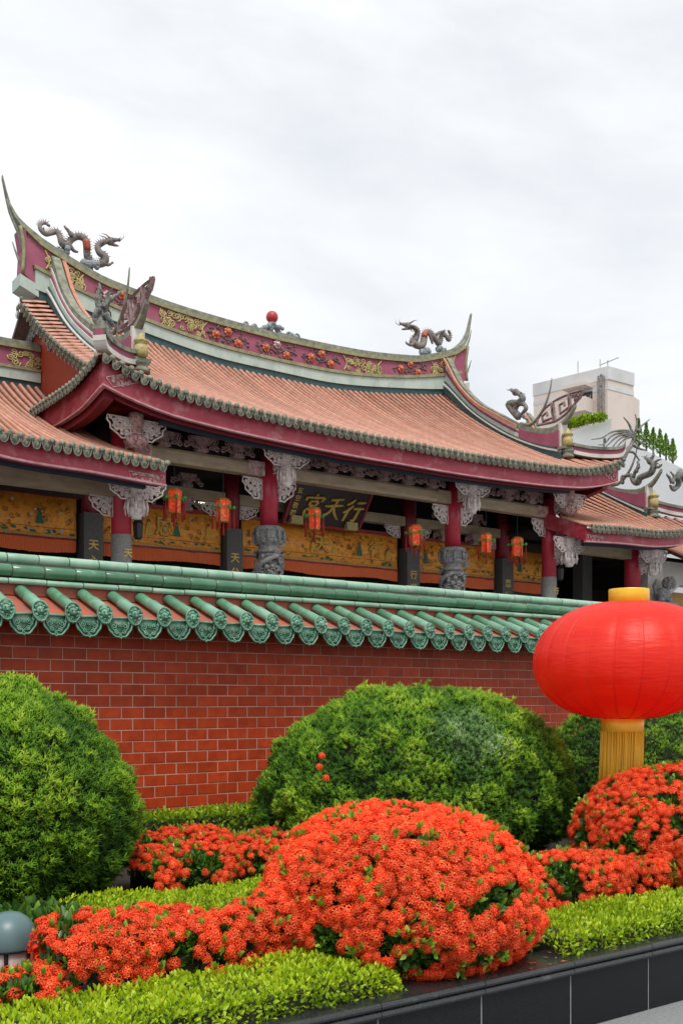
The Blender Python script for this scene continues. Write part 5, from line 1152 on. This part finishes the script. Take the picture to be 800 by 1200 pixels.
LEAFV = np.array([[0,0,0],[.27,.07,.42],[.15,.05,.78],[0,0,1.0],[-.15,.05,.78],[-.27,.07,.42]])
LEAFF = np.array([[0,1,2],[0,2,3],[0,3,4],[0,4,5]])
def bar_points(n, x0, x1, y0, y1, z1, rng, wob=.03, z0=.30):
    """front face, top and rounded shoulders of a long clipped bar along X"""
    H, D = z1-z0, y1-y0; r = min(.09, H*.5, D*.45); tot = H+D+H*.5
    s = rng.random(n)*tot; x = rng.uniform(x0, x1, n); P = np.zeros((n,3)); N = np.zeros((n,3)); P[:,0] = x
    fr = s < H; tp = (s >= H) & (s < H+D); bk = s >= H+D
    P[fr,1] = y0; P[fr,2] = z0+s[fr]; N[fr] = (0,-1,.15)
    P[tp,1] = y0+s[tp]-H; P[tp,2] = z1; N[tp] = (0,0,1)
    P[bk,1] = y1; P[bk,2] = z1-(s[bk]-H-D); N[bk] = (0,1,.15)
    cy = np.clip(P[:,1], y0+r, y1-r); cz = np.minimum(P[:,2], z1-r); v = P[:,1:]-np.stack([cy,cz],1); l = np.linalg.norm(v, axis=1)
    k = l > 1e-6; P[k,1:] = np.stack([cy,cz],1)[k]+v[k]/l[k][:,None]*r; N[k,1:] = v[k]/l[k][:,None]
    wv = np.array([mnoise.noise(Vector((a*2.3, b*2.3, c_*2.3))) for a, b, c_ in P]); P = P+N*(wv*wob)[:,None]
    ex = np.minimum(P[:,0]-x0, x1-P[:,0]); e = np.clip(1-ex/.12, 0, 1)
    P[:,2] -= e**2*.05*(P[:,2] > z0+.05)
    return P, unit(N)
def leafmass(name, P, N, size, rng, m, parent, loc, t0, up=.5, jit=.55, lay=.03):
    n = len(P); P = P-N*np.abs(rng.normal(size=n))[:,None]*lay
    D = unit(N*.6+np.array([0,0,up])+rng.normal(size=(n,3))*jit)
    S = rng.uniform(*size, n); V, Fc, t = instance(LEAFV, LEAFF, P, D, S, rng.uniform(0,6.28,n), t0, np.array([-.08,0,0.04,.1,.04,0]))
    o = place(name, np_mesh(name, V-np.array(loc), Fc, m, t), parent, loc); o['kind'] = 'stuff'; return o
def hedge(label, x0, x1, y0, y1, z1, n, seed, grp, size=(.017,.032), t_=.60):
    rng = np.random.default_rng(seed); c = ((x0+x1)/2, (y0+y1)/2, .28)
    root = thing('clipped_hedge', label, 'hedge', c, grp)
    P, N = bar_points(n, x0, x1, y0, y1, z1, rng, .03)
    b = clumps(P, N, rng, max(40, n//60), .07, 1); P = P+N*(b*.028-.014)[:,None]
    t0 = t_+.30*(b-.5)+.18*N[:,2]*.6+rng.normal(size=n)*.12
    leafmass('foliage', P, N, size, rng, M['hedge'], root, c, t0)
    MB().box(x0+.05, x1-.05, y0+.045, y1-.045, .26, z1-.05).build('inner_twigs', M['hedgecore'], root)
G1 = 'lime green clipped hedges in the planter'
hedge('low lime green hedge along the kerb beside the flowering dome and the bollard lamp', -.6, 2.80, 3.44, 3.93, .455, 20000, 21, G1)
hedge('low lime green hedge along the kerb below the lantern', 3.80, 9.5, 3.44, 3.95, .455, 27000, 22, G1)
hedge('flat lime green hedge between the juniper dome and the flower dome', 1.95, 4.1, 4.62, 5.55, .50, 14000, 23, G1)
hedge('lime green hedge at the foot of the brick wall', 1.2, 8.0, 7.45, 7.95, .68, 15000, 24, G1, size=(.026,.05), t_=.5)
hedge('short lime green hedge between the flowering dome and the lantern', 5.1, 6.2, 4.6, 4.95, .52, 5000, 25, G1)

# ---- ixora: flower heads
def head_mesh(seed):
    r = np.random.default_rng(seed); v = []; f = []; t = []
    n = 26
    for i in range(n):
        z = 1-(i+.5)/n*.92; a = i*2.39996; q = math.sqrt(max(0, 1-z*z)); d = np.array([q*math.cos(a), q*math.sin(a), z])
        c = d*np.array([.033,.033,.024])*r.uniform(.74,1.14); nn = d*np.array([1,1,1.4])+r.normal(size=3)*.22; nn /= np.linalg.norm(nn)
        u = np.cross(nn, [.2,.9,.3]); u /= np.linalg.norm(u); w = np.cross(nn, u); s0 = r.uniform(0, 1.57); tt = .5+.28*(z-.5)+r.normal()*.14; o = len(v)
        v.append(c+nn*.001); t.append(tt-.04)
        for k in range(4):
            b0 = s0+k*PI/2; e = .0140*r.uniform(.85,1.12)
            for ang, ln, lift in ((b0-.42, e*.62, .001), (b0, e, -.0015), (b0+.42, e*.62, .001)):
                v.append(c+(u*math.cos(ang)+w*math.sin(ang))*ln+nn*lift); t.append(tt+(.06 if ln == e else 0))
            j = o+1+k*3; f.append((o, j, j+1)); f.append((o, j+1, j+2))
    o = len(v)                       # closed heart of the head
    for z_, r_ in ((.012,.004),(.008,.014),(.000,.019),(-.012,.014)):
        for k in range(8): v.append(np.array([r_*math.cos(k*PI/4), r_*math.sin(k*PI/4), z_])); t.append(.30)
    for i in range(3):
        for k in range(8):
            j = (k+1)%8; f.append((o+i*8+k, o+(i+1)*8+k, o+(i+1)*8+j)); f.append((o+i*8+k, o+(i+1)*8+j, o+i*8+j))
    return np.array(v), np.array(f), np.array(t)
HEADS = [head_mesh(100+i) for i in range(6)]
HEADM = [np_mesh('flower_head', h[0], h[1], M['petal'], np.clip(h[2], 0, 1)) for h in HEADS]
def relax_pick(P, N, dmin, rng, maxn):
    order = rng.permutation(len(P)); cell = {}; out = []
    for i in order:
        k = tuple((P[i]/dmin).astype(int)); ok = True
        for dx in (-1,0,1):
            for dy in (-1,0,1):
                for dz in (-1,0,1):
                    for j in cell.get((k[0]+dx,k[1]+dy,k[2]+dz), ()):
                        if np.linalg.norm(P[i]-P[j]) < dmin: ok = False
        if ok:
            cell.setdefault(k, []).append(i); out.append(i)
            if len(out) >= maxn: break
    return np.array(out)
def ixora(label, P, N, loc, seed, nl, keep, dmin=.038, leaf=(.035,.065), core=None, grp='flowering ixora shrubs', nm='ixora_shrub', sc=(.82,1.3)):
    """P, N: dense surface samples; keep(P) gives the chance that a head grows there"""
    rng = np.random.default_rng(seed); root = thing(nm, label, 'shrub', loc, grp)
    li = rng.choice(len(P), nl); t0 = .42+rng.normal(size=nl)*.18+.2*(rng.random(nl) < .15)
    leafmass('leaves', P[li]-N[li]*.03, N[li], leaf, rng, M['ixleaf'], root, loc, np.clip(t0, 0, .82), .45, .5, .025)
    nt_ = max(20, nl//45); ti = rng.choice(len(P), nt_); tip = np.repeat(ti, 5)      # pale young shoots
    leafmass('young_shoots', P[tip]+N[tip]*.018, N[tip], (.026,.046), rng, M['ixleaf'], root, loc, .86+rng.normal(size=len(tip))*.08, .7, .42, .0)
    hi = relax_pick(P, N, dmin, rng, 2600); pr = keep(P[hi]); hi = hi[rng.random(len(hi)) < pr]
    px, py, fw = pix(P[hi]); fac = ((CAMP-P[hi])*N[hi]).sum(1)/fw
    vis = (px > -12) & (px < 812) & (py < 1212) & (fac > -.2)
    order = np.lexsort((fw, ~vis)); hi = hi[order]; A, B = frames(N[hi], rng.uniform(0,6.28,len(hi)))
    rv, rf, rt, o = [], [], [], 0
    for q, i in enumerate(hi):
        d = unit((N[hi[q:q+1]]+np.array([[0,0,.25]])+rng.normal(size=(1,3))*.22))[0]; s = rng.uniform(*sc); p = P[i]+N[i]*rng.uniform(-.018,.014)
        if q < 300:
            e = Vector(d).to_track_quat('Z', 'Y').to_euler()
            place('flower_head', HEADM[q % 6], root, tuple(p), tuple(e), (s,s,s))
        else:
            h = HEADS[q % 6]; V, Fc, t = instance(h[0], h[1], p[None], d[None], np.array([s]), rng.uniform(0,6.28,1), rng.normal(size=1)*.08, h[2])
            rv.append(V); rf.append(Fc+o); rt.append(t); o += len(V)
    if rv:
        ob = place('far_flower_heads', np_mesh('far_flower_heads', np.concatenate(rv)-np.array(loc), np.concatenate(rf), M['petal'], np.concatenate(rt)), root, loc); ob['kind'] = 'stuff'
    if core: core(root)
    MB().tube([(loc[0],loc[1],.25),(loc[0],loc[1],.5)], [.03,.02], 6).build('stem', M['bark'], root)
    return root
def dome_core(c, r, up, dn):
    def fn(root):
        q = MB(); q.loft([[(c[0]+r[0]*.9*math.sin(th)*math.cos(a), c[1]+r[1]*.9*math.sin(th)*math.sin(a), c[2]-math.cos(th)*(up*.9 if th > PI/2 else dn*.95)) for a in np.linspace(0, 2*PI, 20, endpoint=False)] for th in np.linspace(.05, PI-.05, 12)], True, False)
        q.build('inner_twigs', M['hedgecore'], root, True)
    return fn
def nz(P, s, o=0): return np.array([mnoise.noise(Vector((p[0]*s+o, p[1]*s, p[2]*s))) for p in P])
def ixdome(label, c, r, up, dn, seed, holes=.40, nl=11000):
    rng = np.random.default_rng(seed); P, N = dome_points(26000, c, r, up, dn, rng, -.85, 2.15, -.35)
    w = nz(P, 2.6, seed); P = P+N*(w*.03)[:,None]
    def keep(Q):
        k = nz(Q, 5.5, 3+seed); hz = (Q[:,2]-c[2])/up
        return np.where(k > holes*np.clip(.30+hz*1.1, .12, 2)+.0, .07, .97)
    return ixora(label, P, N, (c[0], c[1], .28), seed, nl, keep, core=dome_core(c, r, up, dn))
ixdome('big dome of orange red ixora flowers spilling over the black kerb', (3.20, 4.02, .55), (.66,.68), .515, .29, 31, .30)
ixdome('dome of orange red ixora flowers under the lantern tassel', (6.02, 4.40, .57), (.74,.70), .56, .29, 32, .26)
def ixbar(label, x0, x1, y0, y1, z1, seed, nl, thr=.05, n=16000, dmin=.041, sc=(.82,1.3)):
    rng = np.random.default_rng(seed); P, N = bar_points(n, x0, x1, y0, y1, z1, rng, .07)
    lump = nz(P, 3.3, seed); P = P+N*(lump*.07)[:,None]; c = ((x0+x1)/2, (y0+y1)/2, .28)
    def keep(Q):
        k = nz(Q, 4.2, 7+seed); return np.where((k > thr+.30) | (Q[:,2] < .40), .16, np.where(k > thr, .8, .97))
    def core(root): MB().box(x0+.22, x1-.22, y0+.08, y1-.08, .26, z1-.20).build('inner_twigs', M['hedgecore'], root)
    return ixora(label, P, N, c, seed, nl, keep, dmin, core=core, sc=sc)
ixbar('low uneven row of red ixora flowers between the bollard lamp and the big flower dome', 1.50, 2.95, 3.92, 4.40, .645, 41, 4200)
ixbar('low clump of red ixora flowers right below the bollard lamp', .5, 1.5, 3.90, 4.30, .49, 44, 3000)
ixbar('low row of red ixora flowers between the big dome and the dome under the lantern', 3.75, 5.75, 4.02, 4.46, .62, 42, 5000, .0)
ixbar('loose red ixora bush between juniper dome and juniper mound under the wall', 2.70, 4.35, 5.72, 6.7, .63, 43, 8000, -.10, dmin=.040, sc=(.72,1.1))
# leafy ixora without flowers at the juniper's foot
rng_ = np.random.default_rng(77); P_, N_ = dome_points(2600, (4.9, 6.55, .45), (.35,.3), .3, .2, rng_, -.5)
P_, N_ = bar_points(2600, 1.15, 2.0, 4.85, 5.4, .50, rng_, .06)
lf = thing('leafy_shrub', 'dark glossy leafy shrub at the foot of the juniper behind the bollard lamp', 'shrub', (1.9, 5.0, .28))
leafmass('leaves', P_, N_, (.045,.085), rng_, M['ixleaf'], lf, (1.9, 5.0, .28), np.clip(.45+rng_.normal(size=len(P_))*.2, 0, .85), .6, .5, .04)
MB().box(1.25, 1.9, 4.95, 5.3, .26, .38).build('inner_twigs', M['hedgecore'], lf)
# a few ixora blooms poking out of the juniper mound
for (x, y, wh) in ((375, 886, 'topmost'), (372, 899, 'middle'), (380, 912, 'lowest')):
    p = at(x, y, 5.36)
    tw = thing('ixora_twig', wh+' of three red ixora blooms poking out of the juniper mound', 'twig', p, 'ixora twigs poking out of the juniper mound')
    place('flower_head', HEADM[0], tw, (p[0], p[1]-.02, p[2]), (1.0, 0, 0), (.7,.7,.7))
    MB().tube([(p[0]+.02,p[1]+.10,p[2]-.04),(p[0],p[1]-.01,p[2])], .003, 4).build('stem', M['bark'], tw)

# petals blown onto the kerb
fp = MB(); rg = random.Random(12)
for k in range(26):
    x = rg.gauss(3.5, .35); y = rg.uniform(KERB_Y+.03, KERB_Y+.2); a = rg.uniform(0, 6.28); r = rg.uniform(.006,.012); z = KERB_Z+.004
    fp.add([(x+r*math.cos(a+q*PI/2)*(1.4 if q % 2 else .7), y+r*math.sin(a+q*PI/2)*(1.4 if q % 2 else .7), z+(.003 if q == 1 else 0)) for q in range(4)], [(0,1,2,3)])
fo = fp.build('fallen_petals', mat('dry_fallen_petal', (.55,.05,.02), .6, (.35,.12,.05), 60)); tag(fo, 'red petals fallen on the kerb below the flower dome', 'petals', kind='stuff')
